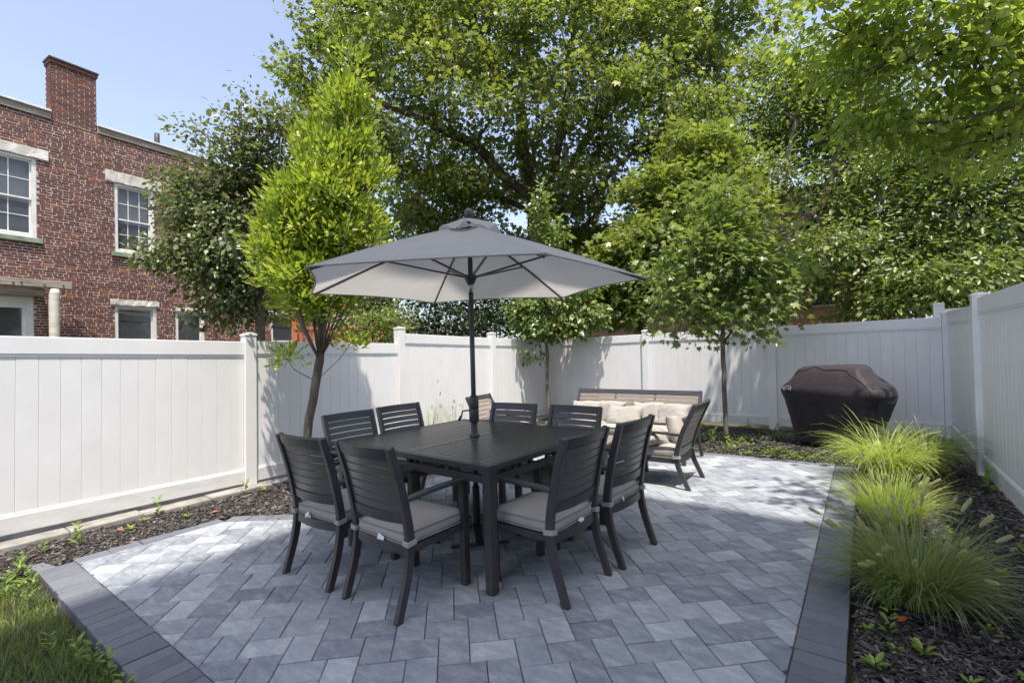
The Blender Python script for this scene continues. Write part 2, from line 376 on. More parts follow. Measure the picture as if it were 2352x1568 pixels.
for p in pav:
    dpt, cen, poly, whole, lying = p
    dz = random.uniform(-.0016, .0016)
    if id(p) in pick:
        if whole:
            if lying not in std:
                loc = [(x - cen[0], y - cen[1]) for x, y in poly]; mb = MB(); mb.add(*prism(loc)); std[lying] = mb.mesh('paver', mat=M['paver'])
            o = put('paver', std[lying], patio)
        else:
            mb = MB(); mb.add(*prism([(x - cen[0], y - cen[1]) for x, y in poly])); o = mb.build('paver', M['paver'], patio)
        o.location = (cen[0], cen[1], dz); o.rotation_euler = (random.gauss(0, .003), random.gauss(0, .003), random.gauss(0, .004))
    else:
        v, f = prism(poly); rest_v.add([(x, y, z + dz) for x, y, z in v], f)
tag(rest_v.build('pavers', M['paver_rest'], patio), kind='stuff')
def stone_row(p, d, n, length, width, gap_dir, jitter=.003, mat='border', name='border_paver', zz=0):
    """n stones laid side by side from p along d; each length long along d and width across (to gap_dir)"""
    d = np.array(d) / np.linalg.norm(d); g = np.array(gap_dir); me = None
    mb = MB(); mb.add(*prism([(-length / 2, -width / 2), (length / 2, -width / 2), (length / 2, width / 2), (-length / 2, width / 2)], .085)); me = mb.mesh(name, mat=M[mat])
    for i in range(n):
        c = np.array(p) + d * length * (i + .5) + g * width / 2
        o = put(name, me, patio); o.location = (c[0] + random.gauss(0, jitter * .5), c[1] + random.gauss(0, jitter * .5), zz + random.uniform(-.002, .002))
        o.rotation_euler = (random.gauss(0, .004), random.gauss(0, .004), math.atan2(d[1], d[0]) + random.gauss(0, jitter))
stone_row((XR + .001, .735), (0, 1), 57, .1055, .2085, (1, 0))                       # soldier course along the grasses
stone_row((XR - .001, YF - .001), (-1, 0), 43, .1055, .2085, (0, -1))               # soldier course along the lawn
stone_row((XR, YB + .001), (-1, 0), 18, .2, .13, (0, 1))                            # back edge
stone_row((XL - .001, .94), (0, 1), 5, .205, .135, (-1, 0))                          # left edge
dl = np.array([.58, .43]) / np.hypot(.58, .43)
stone_row((XL - .01, 1.965), dl, 4, .19, .135, (-dl[1], dl[0]))
stone_row((-4.222, 2.46), (0, 1), 21, .2, .11, (-1, 0))
tag(patio, kind='structure')
# loose corner stone that has slipped from the lawn edge
kb = MB(); kb.add(*prism([(-.1, -.05), (.1, -.05), (.1, .05), (-.1, .05)], .08)); o = kb.build('border_paver', M['border'], patio); o.location = (-4.96, .775, -.004); o.rotation_euler = (0, .02, R(12))

# ------------------------------------------------------------------ white vinyl fences
def lean(p): return (p[0] + LX * p[2], p[1] + LY * p[2], p[2])
def fence(name, label, base, posts, panels, inward):
    """posts: (x,y,height); panels: ((x,y),(x,y),top z at a, top z at b); inward: unit normal to the yard"""
    root = empty(name, (*base, 0)); bx, by = base; g = np.array(inward)
    def fin(mb, nm, mat, bev=0):
        mb.v = [lean(p) for p in mb.v]; mb.v = [(x - bx, y - by, z) for x, y, z in mb.v]
        return mb.build(nm, M[mat], root, bevel=bev)
    for x, y, h in posts:
        w = .0635; mb = MB(); mb.box(x - w, y - w, -.08, x + w, y + w, h - .028); pst = fin(mb, 'post', 'vinyl', .006)
        c = w + .006; mb = MB(); mb.box(x - c, y - c, h - .030, x + c, y + c, h - .010)
        k = len(mb.v); mb.add([(x - c, y - c, h - .010), (x + c, y - c, h - .010), (x + c, y + c, h - .010), (x - c, y + c, h - .010), (x, y, h + .008)], [(0, 1, 4), (1, 2, 4), (2, 3, 4), (3, 0, 4)])
        mb.v = [lean(p) for p in mb.v]; mb.v = [(a - bx, b - by, d) for a, b, d in mb.v]; mb.build('post_cap', M['vinyl'], pst)
    for (a, b, za, zb) in panels:
        a = np.array(a); b = np.array(b); d = b - a; Ln = np.linalg.norm(d); d = d / Ln; a = a + d * .0655; Ln -= .131
        def pt(s, off, z): q = a + d * s + g * off; return (q[0], q[1], z)
        tz = lambda s: za + (zb - za) * s / Ln
        def bar(s0, s1, o0, o1, zlo, zhi, nm, mat, bev=0):   # zlo/zhi functions of s
            mb = MB(); mb.add([pt(s0, o0, zlo(s0)), pt(s1, o0, zlo(s1)), pt(s1, o1, zlo(s1)), pt(s0, o1, zlo(s0)), pt(s0, o0, zhi(s0)), pt(s1, o0, zhi(s1)), pt(s1, o1, zhi(s1)), pt(s0, o1, zhi(s0))],
                [(3, 2, 1, 0), (4, 5, 6, 7), (0, 1, 5, 4), (1, 2, 6, 5), (2, 3, 7, 6), (3, 0, 4, 7)]); return fin(mb, nm, mat, bev)
        drop = za - 1.72 if za > 1.75 else 0
        zb0 = lambda s: .045 + (max(0, 1.757 - tz(s)) * 0 + (.03 * (1 - s / Ln) if FX - .1 < a[0] < FX + .1 and a[1] < 2 else 0))
        bar(0, Ln, -.025, .025, lambda s: tz(s) - .155, tz, 'top_rail', 'vinyl', .006)
        bar(.003, Ln - .003, -.019, .019, lambda s: tz(s) - .174, lambda s: tz(s) - .1545, 'rail_lip', 'vinyl')
        bar(0, Ln, -.025, .025, zb0, lambda s: zb0(s) + .15, 'bottom_rail', 'vinyl_dirt', .006)
        bar(.003, Ln - .003, -.019, .019, lambda s: zb0(s) + .1495, lambda s: zb0(s) + .166, 'rail_lip', 'vinyl')
        nb = round(Ln / .1437); w = Ln / nb
        for i in range(nb):
            s0, s1 = i * w + .0006, (i + 1) * w - .0006; c = .0026; t = .011
            prof = [(s0, -t), (s1, -t), (s1, t - c), (s1 - c, t), (s0 + c, t), (s0, t - c)]
            mb = MB(); n = len(prof); jo = random.uniform(-.0009, .0009)
            lo = [pt(s, o_ + jo, zb0(s) + .12) for s, o_ in prof]; hi = [pt(s, o_ + jo, tz(s) - .12) for s, o_ in prof]
            mb.add(lo + hi, [tuple(range(n - 1, -1, -1)), tuple(range(n, 2 * n))] + [(k, (k + 1) % n, n + (k + 1) % n, n + k) for k in range(n)])
            fin(mb, 'board', 'vinyl')
    return tag(root, label, 'fence')
FX, FY, FR = -5.90, 9.34, .976
fence('vinyl_fence', 'sunlit white vinyl fence between the brick building and the slim young trees', (FX, 5), [(FX, .40, 1.80), (FX, 2.685, 1.80), (FX, 4.975, 1.925), (FX, 7.28, 1.875), (FX, FY + .04, 1.80)],
      [((FX, -1.9), (FX, .40), 1.80, 1.77), ((FX, .40), (FX, 2.685), 1.757, 1.697), ((FX, 2.685), (FX, 4.975), 1.705, 1.667), ((FX, 4.975), (FX, 7.28), 1.825, 1.765), ((FX, 7.28), (FX, FY + .04), 1.765, 1.735)], (1, 0))
fence('vinyl_fence', 'white vinyl fence behind the sofa and covered grill, dappled with leaf shade', (-2, FY), [(-3.56, FY, 1.825), (-1.31, FY, 1.835), (.965, FY, 1.83)],
      [((FX, FY), (-3.56, FY), 1.735, 1.742), ((-3.56, FY), (-1.31, FY), 1.748, 1.728), ((-1.31, FY), (.965, FY), 1.752, 1.760)], (0, -1))
fence('vinyl_fence', 'shaded white vinyl fence beside the mulch bed with ornamental grasses', (FR, 5), [(FR, 7.03, 1.92), (FR, 4.74, 1.92), (FR, 2.45, 1.92), (FR, .25, 1.92)],
      [((FR, 7.03), (FR, FY), 1.80, 1.83), ((FR, 4.74), (FR, 7.03), 1.845, 1.865), ((FR, 2.45), (FR, 4.74), 1.84, 1.86), ((FR, .25), (FR, 2.45), 1.84, 1.86)], (-1, 0))
nf = fence('vinyl_fence', 'neighbouring white vinyl fence whose taller post shows past the corner', (1.5, 9.9), [(.93, 9.95, 2.0), (3.2, 9.95, 2.0)], [((.93, 9.95), (3.2, 9.95), 1.9, 1.92)], (0, -1))
# concrete kerb under the side fence
kr = tag(empty('kerb_edging', (-5.76, 1.5, 0)), 'low row of concrete kerb blocks under the sunlit fence', 'kerb')
y = -.6
while y < 9.2:
    L = random.uniform(.5, .62); mb = MB(); mb.box(-.60, 0, -.09, .075, L - .006, .03)
    o = mb.build('kerb_block', M['concrete'], kr, bevel=.012); o.location = (random.uniform(-.008, .008), y - 1.5, random.uniform(-.02, 0)); o.rotation_euler = (random.gauss(0, .01), 0, random.gauss(0, .012)); y += L

# ------------------------------------------------------------------ chairs
def lerp_path(path, z):
    for (y0, z0), (y1, z1) in zip(path, path[1:]):
        if z <= z1: return y0 + (y1 - y0) * (z - z0) / (z1 - z0)
    return path[-1][0]
def superbox(a, b, h, e=.22, nu=40, nvv=14, crown=.012, wob=0, seed=0):
    """cushion: rounded box centred on xy, z from 0 to h"""
    rnd = random.Random(seed); ph = [rnd.uniform(0, 6) for _ in range(4)]
    sg = lambda x, p: math.copysign(abs(x) ** p, x); vv = []; ff = []
    for j in range(nvv + 1):
        t = -math.pi / 2 + math.pi * j / nvv
        for i in range(nu):
            u = 2 * math.pi * i / nu
            r = sg(math.cos(t), .35); x = a * r * sg(math.cos(u), e); y_ = b * r * sg(math.sin(u), e); z = h / 2 + h / 2 * sg(math.sin(t), .45)
            if z > h / 2: z += crown * max(0, 1 - (x / a) ** 2) * max(0, 1 - (y_ / b) ** 2)
            if wob: z += wob * math.sin(x * 17 + ph[0]) * math.sin(y_ * 13 + ph[1]); x += wob * math.sin(y_ * 21 + ph[2]); y_ += wob * math.sin(x * 19 + ph[3])
            vv.append((x, y_, z))
    for j in range(nvv):
        for i in range(nu): ff.append((j * nu + i, j * nu + (i + 1) % nu, (j + 1) * nu + (i + 1) % nu, (j + 1) * nu + i))
    return vv, ff
def ring(a, b, z, e=.22, n=40):
    sg = lambda x, p: math.copysign(abs(x) ** p, x)
    return [(a * sg(math.cos(2 * math.pi * i / n), e), b * sg(math.sin(2 * math.pi * i / n), e), z) for i in range(n)]
def make_chair(name, w, path, seat_z, arm_z, depth, nsl, slat_mat, cush_h, cush='cushion', straps=True, bays=1, bow=.03, sl_h=.046, sl_gap=.0065):
    root = empty(name); hw = w / 2; top = path[-1][1]; mt = M['metal']
    fine = []
    for k in range(25):
        z = top * k / 24; fine.append((lerp_path(path, z), z))
    for _ in range(2): fine = [fine[0]] + [((fine[i - 1][0] + 2 * fine[i][0] + fine[i + 1][0]) / 4, fine[i][1]) for i in range(1, len(fine) - 1)] + [fine[-1]]
    bY = lambda z: lerp_path(fine, z)
    for s in (-1, 1):
        mb = MB(); mb.sweep([(s * (hw - .017), y_, z) for y_, z in fine], (1, 0, 0), .017, [.021 + .004 * math.sin(math.pi * k / 24) for k in range(25)])
        pst = mb.build('rear_leg', mt, root, bevel=.004)
        mb = MB(); mb.box(s * (hw - .017) - .015, bY(0) - .02, -.001, s * (hw - .017) + .015, bY(0) + .02, .006); mb.build('foot_glide', M['black'], pst)
    yf = bY(seat_z) + depth
    for s in (-1, 1):
        mb = MB(); mb.box(s * (hw - .022) - .022, yf - .05, 0, s * (hw - .022) + .022, yf, arm_z - .012); mb.build('front_leg', mt, root, bevel=.004)
        ya = bY(arm_z) + .012; pts = [(s * (hw - .020 + .006 * math.sin(math.pi * k / 10)), ya + (yf + .03 - ya) * k / 10, arm_z + .012 * math.sin(math.pi * k / 10) - .006 * (1 - k / 10)) for k in range(11)]
        mb = MB(); mb.sweep(pts, (1, 0, 0), .026, .011); mb.build('armrest', mt, root, bevel=.004)
        mb = MB(); mb.box(s * (hw - .034) - .012, bY(seat_z) + .02, seat_z - .045, s * (hw - .034) + .012, yf - .045, seat_z - .004); mb.build('seat_rail', mt, root, bevel=.003)
    mb = MB(); mb.box(-hw + .046, yf - .042, seat_z - .045, hw - .046, yf - .014, seat_z - .004); mb.build('seat_rail', mt, root, bevel=.003)
    inner = hw - .032
    def curved(zc, hh, th, nm, mat, x0, x1, bv=.002, par=root, ty=0):
        n = 13 if x1 - x0 < 1 else 21; pts = []; sd = []
        for k in range(n):
            x = x0 + (x1 - x0) * k / (n - 1)
            pts.append((x, bY(zc) - bow * (1 - (x / inner) ** 2) + ty, zc)); dy = (bY(zc + .03) - bY(zc - .03)) / .06; sd.append(Vector((0, dy, 1)).normalized())
        m2 = MB(); m2.sweep(pts, sd, hh, th); return m2.build(nm, mat, par, bevel=bv)
    curved(seat_z - .02, .026, .012, 'rear_rail', mt, -inner - .01, inner + .01)
    curved(top - .033, .033, .014, 'top_rail', mt, -inner - .004, inner + .004, .004)
    z = top - .070
    for k in range(nsl):
        bw = 2 * inner / bays
        for b in range(bays):
            curved(z - sl_h / 2, sl_h / 2, .006, 'back_slat', slat_mat, -inner + bw * b + (.004 if b else 0), -inner + bw * (b + 1) - (.004 if b < bays - 1 else 0))
        z -= sl_h + sl_gap
    for b in range(1, bays):
        x = -inner + 2 * inner * b / bays
        mb = MB(); mb.sweep([(x, bY(zz) - bow * (1 - (x / inner) ** 2) - .016, zz) for zz in (z, (z + top) / 2, top - .06)], (1, 0, 0), .012, .008); mb.build('back_brace', mt, root)
    curved(z - .030, .030, .012, 'bottom_rail', mt, -inner - .004, inner + .004, .003)
    # seat panel and cushion
    mb = MB(); mb.box(-hw + .047, bY(seat_z) + .0, seat_z - .03, hw - .047, yf - .044, seat_z - .018); mb.build('seat_panel', mt, root)
    a = hw - .028 if bays == 1 else hw - .04; b = (yf - .005 - bY(seat_z) + .02) / 2; yc = bY(seat_z) - .015 + b
    if bays == 1:
        mb = MB(); mb.add(*superbox(a, b, cush_h, .16, 48, 16, .018, .0025, 3)); c = mb.build('seat_cushion', M[cush], root, smooth=True); c.location = (0, yc, seat_z - .003)
        for zz, kk in ((.012, .985), (cush_h - .012, .99)):
            mb = MB(); mb.tube(ring(a * kk + .002, b * kk + .002, zz, .16, 48), .0045, 6, True); q = mb.build('piping', M['canvas_seam'], c, smooth=True)
    if straps:
        for s in (-1, 1):
            zz = seat_z + .025; mb = MB(); x = s * (hw - .017)
            rr = [(x + .024 * math.copysign(abs(math.cos(t)) ** .3, math.cos(t)), bY(zz) + .034 * math.copysign(abs(math.sin(t)) ** .3, math.sin(t)), zz + .004 * math.sin(t * 2)) for t in [2 * math.pi * k / 16 for k in range(16)]]
            mb.sweep(rr + rr[:1], (0, 0, 1), .014, .003); mb.build('cushion_tie', M['cushion'], c, smooth=False).location = (0, -yc, -seat_z + .003)
    return root, c if bays == 1 else None, (a, b, yc, yf, bY)
DP = [(-.285, 0), (-.252, .10), (-.213, .22), (-.190, .34), (-.186, .44), (-.205, .56), (-.250, .76), (-.310, .958)]
proto, proto_c, DG = make_chair('dining_chair', .53, DP, .385, .655, .47, 6, M['slat_dark'], .085)
def care_tag(parent, x, zt, h, wdt, rot):
    mb = MB(); n = 5; vv = []; ff = []
    for k in range(n):
        t = k / (n - 1); vv += [(-wdt / 2 + .006 * math.sin(3 * t), -.003 - .014 * math.sin(t * 2.2), -h * t), (wdt / 2 + .006 * math.sin(3 * t), -.003 - .010 * math.sin(t * 2.6), -h * t)]
    for k in range(n - 1): ff.append((2 * k, 2 * k + 1, 2 * k + 3, 2 * k + 2))
    mb.add(vv, ff); mb.add([(x_, y_ - .0012, z_) for x_, y_, z_ in vv], [f[::-1] for f in ff])
    o = mb.build('care_label', M['tag'], parent); o.location = (x, -DG[1] - .003 - .03 * (1 - (x / .24) ** 2) * .2, zt); o.rotation_euler = (.1, rot, 0); return o
DIN = [  # x, y, rotation (0 faces +Y), label
    (-3.02, 2.005, 1.5, 'dark slatted dining chair backing on the lawn, long white label hanging from its cushion'),
    (-2.345, 2.012, -1.5, 'dark slatted dining chair backing on the lawn, square white label beside the table corner'),
    (-1.685, 2.615, 87, 'dark dining chair backing on the grasses, twin white labels on its cushion edge'),
    (-1.615, 3.245, 86, 'dark dining chair backing on the grasses, the one next to the lounge armchair'),
    (-3.575, 2.66, -91, 'dark dining chair backing on the side fence, the one by the young hornbeam trunk'),
    (-3.62, 3.28, -93, 'dark dining chair backing on the side fence, beyond the one by the hornbeam'),
    (-2.80, 3.50, 181, 'dark dining chair backing on the lounge set, in line with the umbrella pole'),
    (-2.13, 3.50, 178, 'dark dining chair backing on the lounge set, the one nearer the sofa end')]
dining = [proto] + [copy_tree(proto) for _ in DIN[1:]]
for i, (x, y, a, lb) in enumerate(DIN):
    o = dining[i]; o.location = (x, y, 0); o.rotation_euler.z = R(a); tag(o, lb, 'chair', 'dining chairs around the patio table')
    cu = [c for c in o.children if c.name.startswith('seat_cushion')][0]
    if i == 0: care_tag(cu, -.06, .03, .085, .035, .25); care_tag(cu, -.085, .035, .03, .05, -.5)
    if i == 1: care_tag(cu, .03, .035, .05, .055, .35)
    if i == 2: care_tag(cu, .06, .03, .05, .028, .2); care_tag(cu, .025, .03, .045, .028, -.3)
    if i == 3: care_tag(cu, -.08, .04, .07, .022, .1)

# ------------------------------------------------------------------ dining table
TX0, TY0, TH = 1.68, 1.465, .775
tb = tag(empty('dining_table', (-2.648, 3.0, 0), R(-2.9)), 'large dark slatted metal dining table with umbrella pole through its middle', 'table')
hx, hy = TX0 / 2, TY0 / 2
for s in (-1, 1):
    mb = MB(); mb.box(-hx, s * hy - (.05 if s > 0 else 0), TH - .038, hx, s * hy + (.05 if s < 0 else 0), TH); mb.build('top_frame', M['metal'], tb, bevel=.004)
    mb = MB(); mb.box(s * hx - (.05 if s > 0 else 0), -hy + .0505, TH - .038, s * hx + (.05 if s < 0 else 0), hy - .0505, TH - .0005); mb.build('top_frame', M['metal'], tb, bevel=.004)
mb = MB(); mb.box(-.04, -hy + .0505, TH - .03, .04, hy - .0505, TH - .0005); mb.build('centre_band', M['slat_dark'], tb, bevel=.003)
n = 22; pitch = (TY0 - .101) / n
for s in (-1, 1):
    mb = MB(); x0, x1 = (.041, hx - .051) if s > 0 else (-hx + .051, -.041); mb.box(x0, -pitch / 2 + .0045, -.016, x1, pitch / 2 - .0045, 0); me = mb.mesh('table_slat', .002, mat=M['slat_dark'])
    for k in range(n): o = put('table_slat', me, tb); o.location = (0, -hy + .0505 + pitch * (k + .5), TH - .002)
for sx in (-1, 1):
    for sy in (-1, 1):
        mb = MB(); x, y = sx * (hx - .031), sy * (hy - .031); mb.box(x - .03, y - .03, 0, x + .03, y + .03, TH - .0385); mb.build('table_leg', M['metal'], tb, bevel=.005)
    mb = MB(); mb.box(sx * (hx - .031) - .014, -hy + .062, TH - .118, sx * (hx - .031) + .014, hy - .062, TH - .070); mb.build('apron_rail', M['metal'], tb, bevel=.003)
    mb = MB(); mb.box(-hx + .062, sx * (hy - .031) - .014, TH - .118, hx - .062, sx * (hy - .031) + .014, TH - .070); mb.build('apron_rail', M['metal'], tb, bevel=.003)
    for k in (-.45, .45):
        mb = MB(); mb.box(k - .02, sx * (hy - .031) - .012, TH - .0705, k + .02, sx * (hy - .031) + .012, TH - .0385); mb.build('apron_block', M['metal'], tb)
        mb = MB(); mb.box(sx * (hx - .031) - .012, k - .02, TH - .0705, sx * (hx - .031) + .012, k + .02, TH - .0385); mb.build('apron_block', M['metal'], tb)

# ------------------------------------------------------------------ umbrella
ub = tag(empty('patio_umbrella', (-2.646, 3.01, 0)), 'open taupe hexagonal umbrella with dark pole standing through the dining table', 'umbrella')
ub.rotation_euler = (R(.35), R(.9), 0)
mb = MB(); mb.tube([(0, 0, .05), (0, 0, 2.52)], .0205, 20); mb.build('pole', M['metal'], ub, smooth=True).data.polygons.foreach_set
mb = MB(); mb.lathe([(.0225, 1.97), (.0225, 2.055)], 20); mb.build('steel_sleeve', M['steel'], ub, smooth=True)
mb = MB(); mb.lathe([(.026, .885), (.038, .90), (.0405, .905), (.0405, .995), (.0395, .998), (.0395, 1.002), (.0405, 1.005), (.0405, 1.085), (.036, 1.10), (.024, 1.115)], 24); ch = mb.build('crank_housing', M['metal'], ub, smooth=True)
mb = MB(); mb.tube([(-.03, -.02, .99), (-.085, -.045, .985), (-.10, -.05, .93)], .007, 8); mb.tube([(-.10, -.05, .94), (-.118, -.056, .905)], .011, 8); mb.build('crank_handle', M['black'], ch, smooth=True)
mb = MB(); mb.lathe([(.024, .776), (.042, .777), (.042, .786), (.028, .795), (.026, .90)], 24); mb.build('table_collar', M['metal'], ub, smooth=True)
mb = MB(); mb.lathe([(.022, 2.03), (.034, 2.045), (.052, 2.085), (.056, 2.10), (.050, 2.112), (.022, 2.118)], 24); mb.build('runner_hub', M['metal'], ub, smooth=True)
mb = MB(); mb.lathe([(.022, 2.47), (.045, 2.48), (.045, 2.505), (.02, 2.515)], 20); mb.build('top_hub', M['metal'], ub, smooth=True)
mb = MB(); mb.lathe([(.012, 2.545), (.014, 2.58), (.026, 2.585), (.038, 2.605), (.0415, 2.63), (.036, 2.655), (.02, 2.668), (.004, 2.672)], 24); mb.build('finial', M['metal'], ub, smooth=True)
UA = [R(-92 + 60 * k) for k in range(6)]; UR, ZR, ZT = 1.435, 2.02, 2.535
def canopy_pt(k, s, t):        # panel k, s along edge 0..1, t from apex 0 to rim 1
    a, b = UA[k], UA[(k + 1) % 6]; rim = np.array([math.cos(a), math.sin(a), 0]) * (1 - s) + np.array([math.cos(b), math.sin(b), 0]) * s
    arch = 4 * s * (1 - s)
    p = rim * UR * t * (1 - .035 * arch * t * t); z = ZT + (ZR - ZT) * t - .025 * math.sin(math.pi * t) * arch + .016 * arch * t ** 3 + .02 * math.sin(math.pi * t) * (1 - arch)
    return (p[0], p[1], z)
mb = MB(); n1, n2 = 10, 14; t0 = .11
for k in range(6):
    vv = [canopy_pt(k, i / n1, t0 + (1 - t0) * j / n2) for j in range(n2 + 1) for i in range(n1 + 1)]
    ff = [(j * (n1 + 1) + i, (j + 1) * (n1 + 1) + i, (j + 1) * (n1 + 1) + i + 1, j * (n1 + 1) + i + 1) for j in range(n2) for i in range(n1)]
    mb.add(vv, ff)
can = mb.build('canopy', M['canopy'], ub)
for k in range(6):
    mb = MB(); mb.tube([canopy_pt(k, i / 20, 1.0) for i in range(21)], .0055, 6); mb.build('hem', M['canopy'], can, smooth=True)
mb = MB(); nn = 48; vv = []; ff = []
for j in range(6):
    t = j / 5
    for i in range(nn):
        a = 2 * math.pi * i / nn + UA[0]; r = .02 + .235 * t; wv = math.sin(6 * a + .4) * .022 + math.sin(11 * a) * .012
        vv.append((r * math.cos(a), r * math.sin(a), 2.583 - .105 * t ** 1.4 + wv * t * t))
for j in range(5):
    for i in range(nn): ff.append((j * nn + i, (j + 1) * nn + i, (j + 1) * nn + (i + 1) % nn, j * nn + (i + 1) % nn))
mb.add(vv, ff); mb.build('vent_cap', M['canopy'], ub, smooth=True)
for k in range(6):
    a = UA[k]; d = Vector((math.cos(a), math.sin(a), 0)); sd = (-math.sin(a), math.cos(a), 0)
    rp = lambda t: d * (UR * t) + Vector((0, 0, ZT + (ZR - ZT) * t + .02 * math.sin(math.pi * t) - .022))
    mb = MB(); mb.sweep([rp(.03), rp(.3), rp(.6), rp(.985)], sd, .006, .009); rb = mb.build('rib', M['metal'], ub)
    mb = MB(); mb.sweep([d * .045 + Vector((0, 0, 2.098)), rp(.5) - Vector((0, 0, .012))], sd, .008, .007); mb.build('strut', M['metal'], ub)
    mb = MB(); q = canopy_pt(k, 0, .985); mb.box(q[0] - .02, q[1] - .02, q[2] - .016, q[0] + .02, q[1] + .02, q[2] - .004); mb.build('corner_pocket', M['canopy'], can)
mb = MB()
for k in range(4):
    a = R(45 + 90 * k); d = Vector((math.cos(a), math.sin(a), 0)); mb.sweep([d * .03 + Vector((0, 0, .05)), d * .34 + Vector((0, 0, .012))], (-math.sin(a), math.cos(a), 0), .03, .006)
    mb.sweep([d * .34 + Vector((0, 0, .012)), d * .30 + Vector((0, 0, .012))], (-math.sin(a), math.cos(a), 0), .22, .006)
mb.lathe([(.03, .02), (.03, .36), (.026, .365)], 16); mb.build('base', M['black'], ub)

# ------------------------------------------------------------------ lounge set
LP = [(-.30, 0), (-.255, .10), (-.205, .21), (-.185, .31), (-.20, .40), (-.26, .58), (-.40, .868)]
la, lc, LG = make_chair('lounge_armchair', .60, LP, .30, .56, .56, 7, M['slat_tan'], .12, 'pillow', True, 1, .012, .047, .008)
la.location = (-1.79, 5.22, 0); la.rotation_euler.z = R(91); tag(la, 'taupe slatted lounge armchair in the sun with a crumpled pillow on its seat', 'armchair')
lb_ = copy_tree(la); lb_.location = (-4.07, 5.25, 0); lb_.rotation_euler.z = R(-83); tag(lb_, 'taupe slatted lounge armchair in front of the side fence, behind the umbrella crank', 'armchair')
SP = [(-.30, 0), (-.255, .10), (-.205, .21), (-.185, .31), (-.20, .40), (-.25, .58), (-.37, .855)]
sf, _, SG = make_chair('lounge_sofa', 1.92, SP, .30, .56, .56, 7, M['slat_tan'], .12, 'pillow', False, 3, .0, .047, .008)
sf.location = (-2.75, 6.36, 0); sf.rotation_euler.z = R(176.5); tag(sf, 'long taupe slatted sofa with beige cushions in front of the dappled fence', 'sofa')
for k in range(3):
    w3 = (1.92 - .10) / 6; mb = MB(); mb.add(*superbox(w3 - .004, SG[1] - .005, .12, .16, 48, 16, .02, .004, 9 + k)); o = mb.build('seat_cushion', M['pillow'], sf, smooth=True); o.location = ((k - 1) * w3 * 2, SG[2], .298)
    mb = MB(); mb.tube(ring(w3, SG[1] - .003, .106, .16, 48), .005, 6, True); mb.build('piping', M['canvas_seam'], o, smooth=True)
def pillow(label, loc, rot, w, h, t, seed, group='pillows on the lounge seats'):
    rnd = random.Random(seed); n = 22; vv = []; ff = []; ph = [rnd.uniform(0, 6.28) for _ in range(8)]
    for sgn in (1, -1):
        for j in range(n + 1):
            for i in range(n + 1):
                u = -1 + 2 * i / n; v = -1 + 2 * j / n
                th = max(0, (1 - u ** 4)) ** .55 * max(0, (1 - v ** 4)) ** .55
                pull = 1 - .10 * (1 - abs(v) ** 2) * abs(u) ** 6; pulv = 1 - .10 * (1 - abs(u) ** 2) * abs(v) ** 6
                wr = (math.sin(9 * u + 4 * v + ph[0]) * .5 + math.sin(15 * v - 6 * u + ph[1]) * .35 + math.sin(23 * u * abs(u) + 7 * v + ph[2]) * .3) * (.25 + .75 * max(abs(u), abs(v)) ** 3)
                vv.append((u * w / 2 * pull + .006 * math.sin(5 * v + ph[3]), v * h / 2 * pulv + .010 * math.sin(4 * u + ph[4]), sgn * t / 2 * th * (1 + .10 * math.sin(3 * u + ph[5]) * math.sin(2.5 * v + ph[6])) + .007 * wr * (th > 0.02)))
    q = (n + 1) ** 2
    for j in range(n):
        for i in range(n):
            a = j * (n + 1) + i; ff.append((a, a + 1, a + n + 2, a + n + 1)); ff.append((q + a, q + a + n + 1, q + a + n + 2, q + a + 1))
    mb = MB(); mb.add(vv, ff); o = mb.build('pillow', M['pillow'], smooth=True)
    bm = bmesh.new(); bm.from_mesh(o.data); bmesh.ops.remove_doubles(bm, verts=bm.verts, dist=.0008); bm.to_mesh(o.data); bm.free()
    o.location = loc; o.rotation_euler = rot; return tag(o, label, 'pillow', group)
zp = .535
SB = 'beige pillow leaning on the sofa back, '
for x, y, w, h, lean_, yaw_, lab in ((-3.40, 6.43, .50, .36, 66, 3, SB + 'at the end by the pear sapling'), (-3.02, 6.50, .44, .36, 74, -4, SB + 'half hidden behind the wide front pillow'),
        (-2.47, 6.48, .44, .36, 72, 6, SB + 'with ruffled side edge, just past the wide pillow'), (-2.10, 6.44, .46, .36, 66, -5, SB + 'at the end beside the lounge armchair')):
    pillow(lab, (x, y, zp), (R(lean_), 0, R(yaw_ - 3)), w, h, .16, int(abs(x) * 100))
pillow('wide beige pillow lying against the other sofa pillows in the middle', (-2.72, 6.26, .52), (R(56), 0, R(2)), .52, .32, .17, 55)
pillow('crumpled beige pillow propped upright on the sunlit lounge armchair', (-1.70, 5.32, .54), (R(66), R(8), R(96)), .40, .34, .15, 77)
pillow('grey beige pillow slumped below the armrest of the lounge armchair', (-1.86, 5.08, .50), (R(50), R(25), R(70)), .36, .26, .15, 31)
pillow('beige pillow resting on the armchair in front of the side fence', (-4.20, 5.26, .56), (R(66), 0, R(-85)), .46, .34, .15, 99)
ct = tag(empty('coffee_table', (-2.80, 5.05, 0), R(-2)), 'low taupe slatted coffee table between the lounge seats', 'table')
for s in (-1, 1):
    mb = MB(); mb.box(-.54, s * .30 - .02, .39, .54, s * .30 + .02, .43); mb.build('top_frame', M['metal'], ct, bevel=.003)
    mb = MB(); mb.box(s * .52 - .02, -.279, .39, s * .52 + .02, .279, .4295); mb.build('top_frame', M['metal'], ct, bevel=.003)
    for t in (-1, 1): mb = MB(); mb.box(s * .515 - .024, t * .29 - .024, 0, s * .515 + .024, t * .29 + .024, .389); mb.build('table_leg', M['metal'], ct, bevel=.004)
for k in range(9): mb = MB(); y_ = -.279 + .062 * k; mb.box(-.499, y_ + .004, .408, .499, y_ + .058, .427); mb.build('table_slat', M['slat_tan'], ct, bevel=.002)

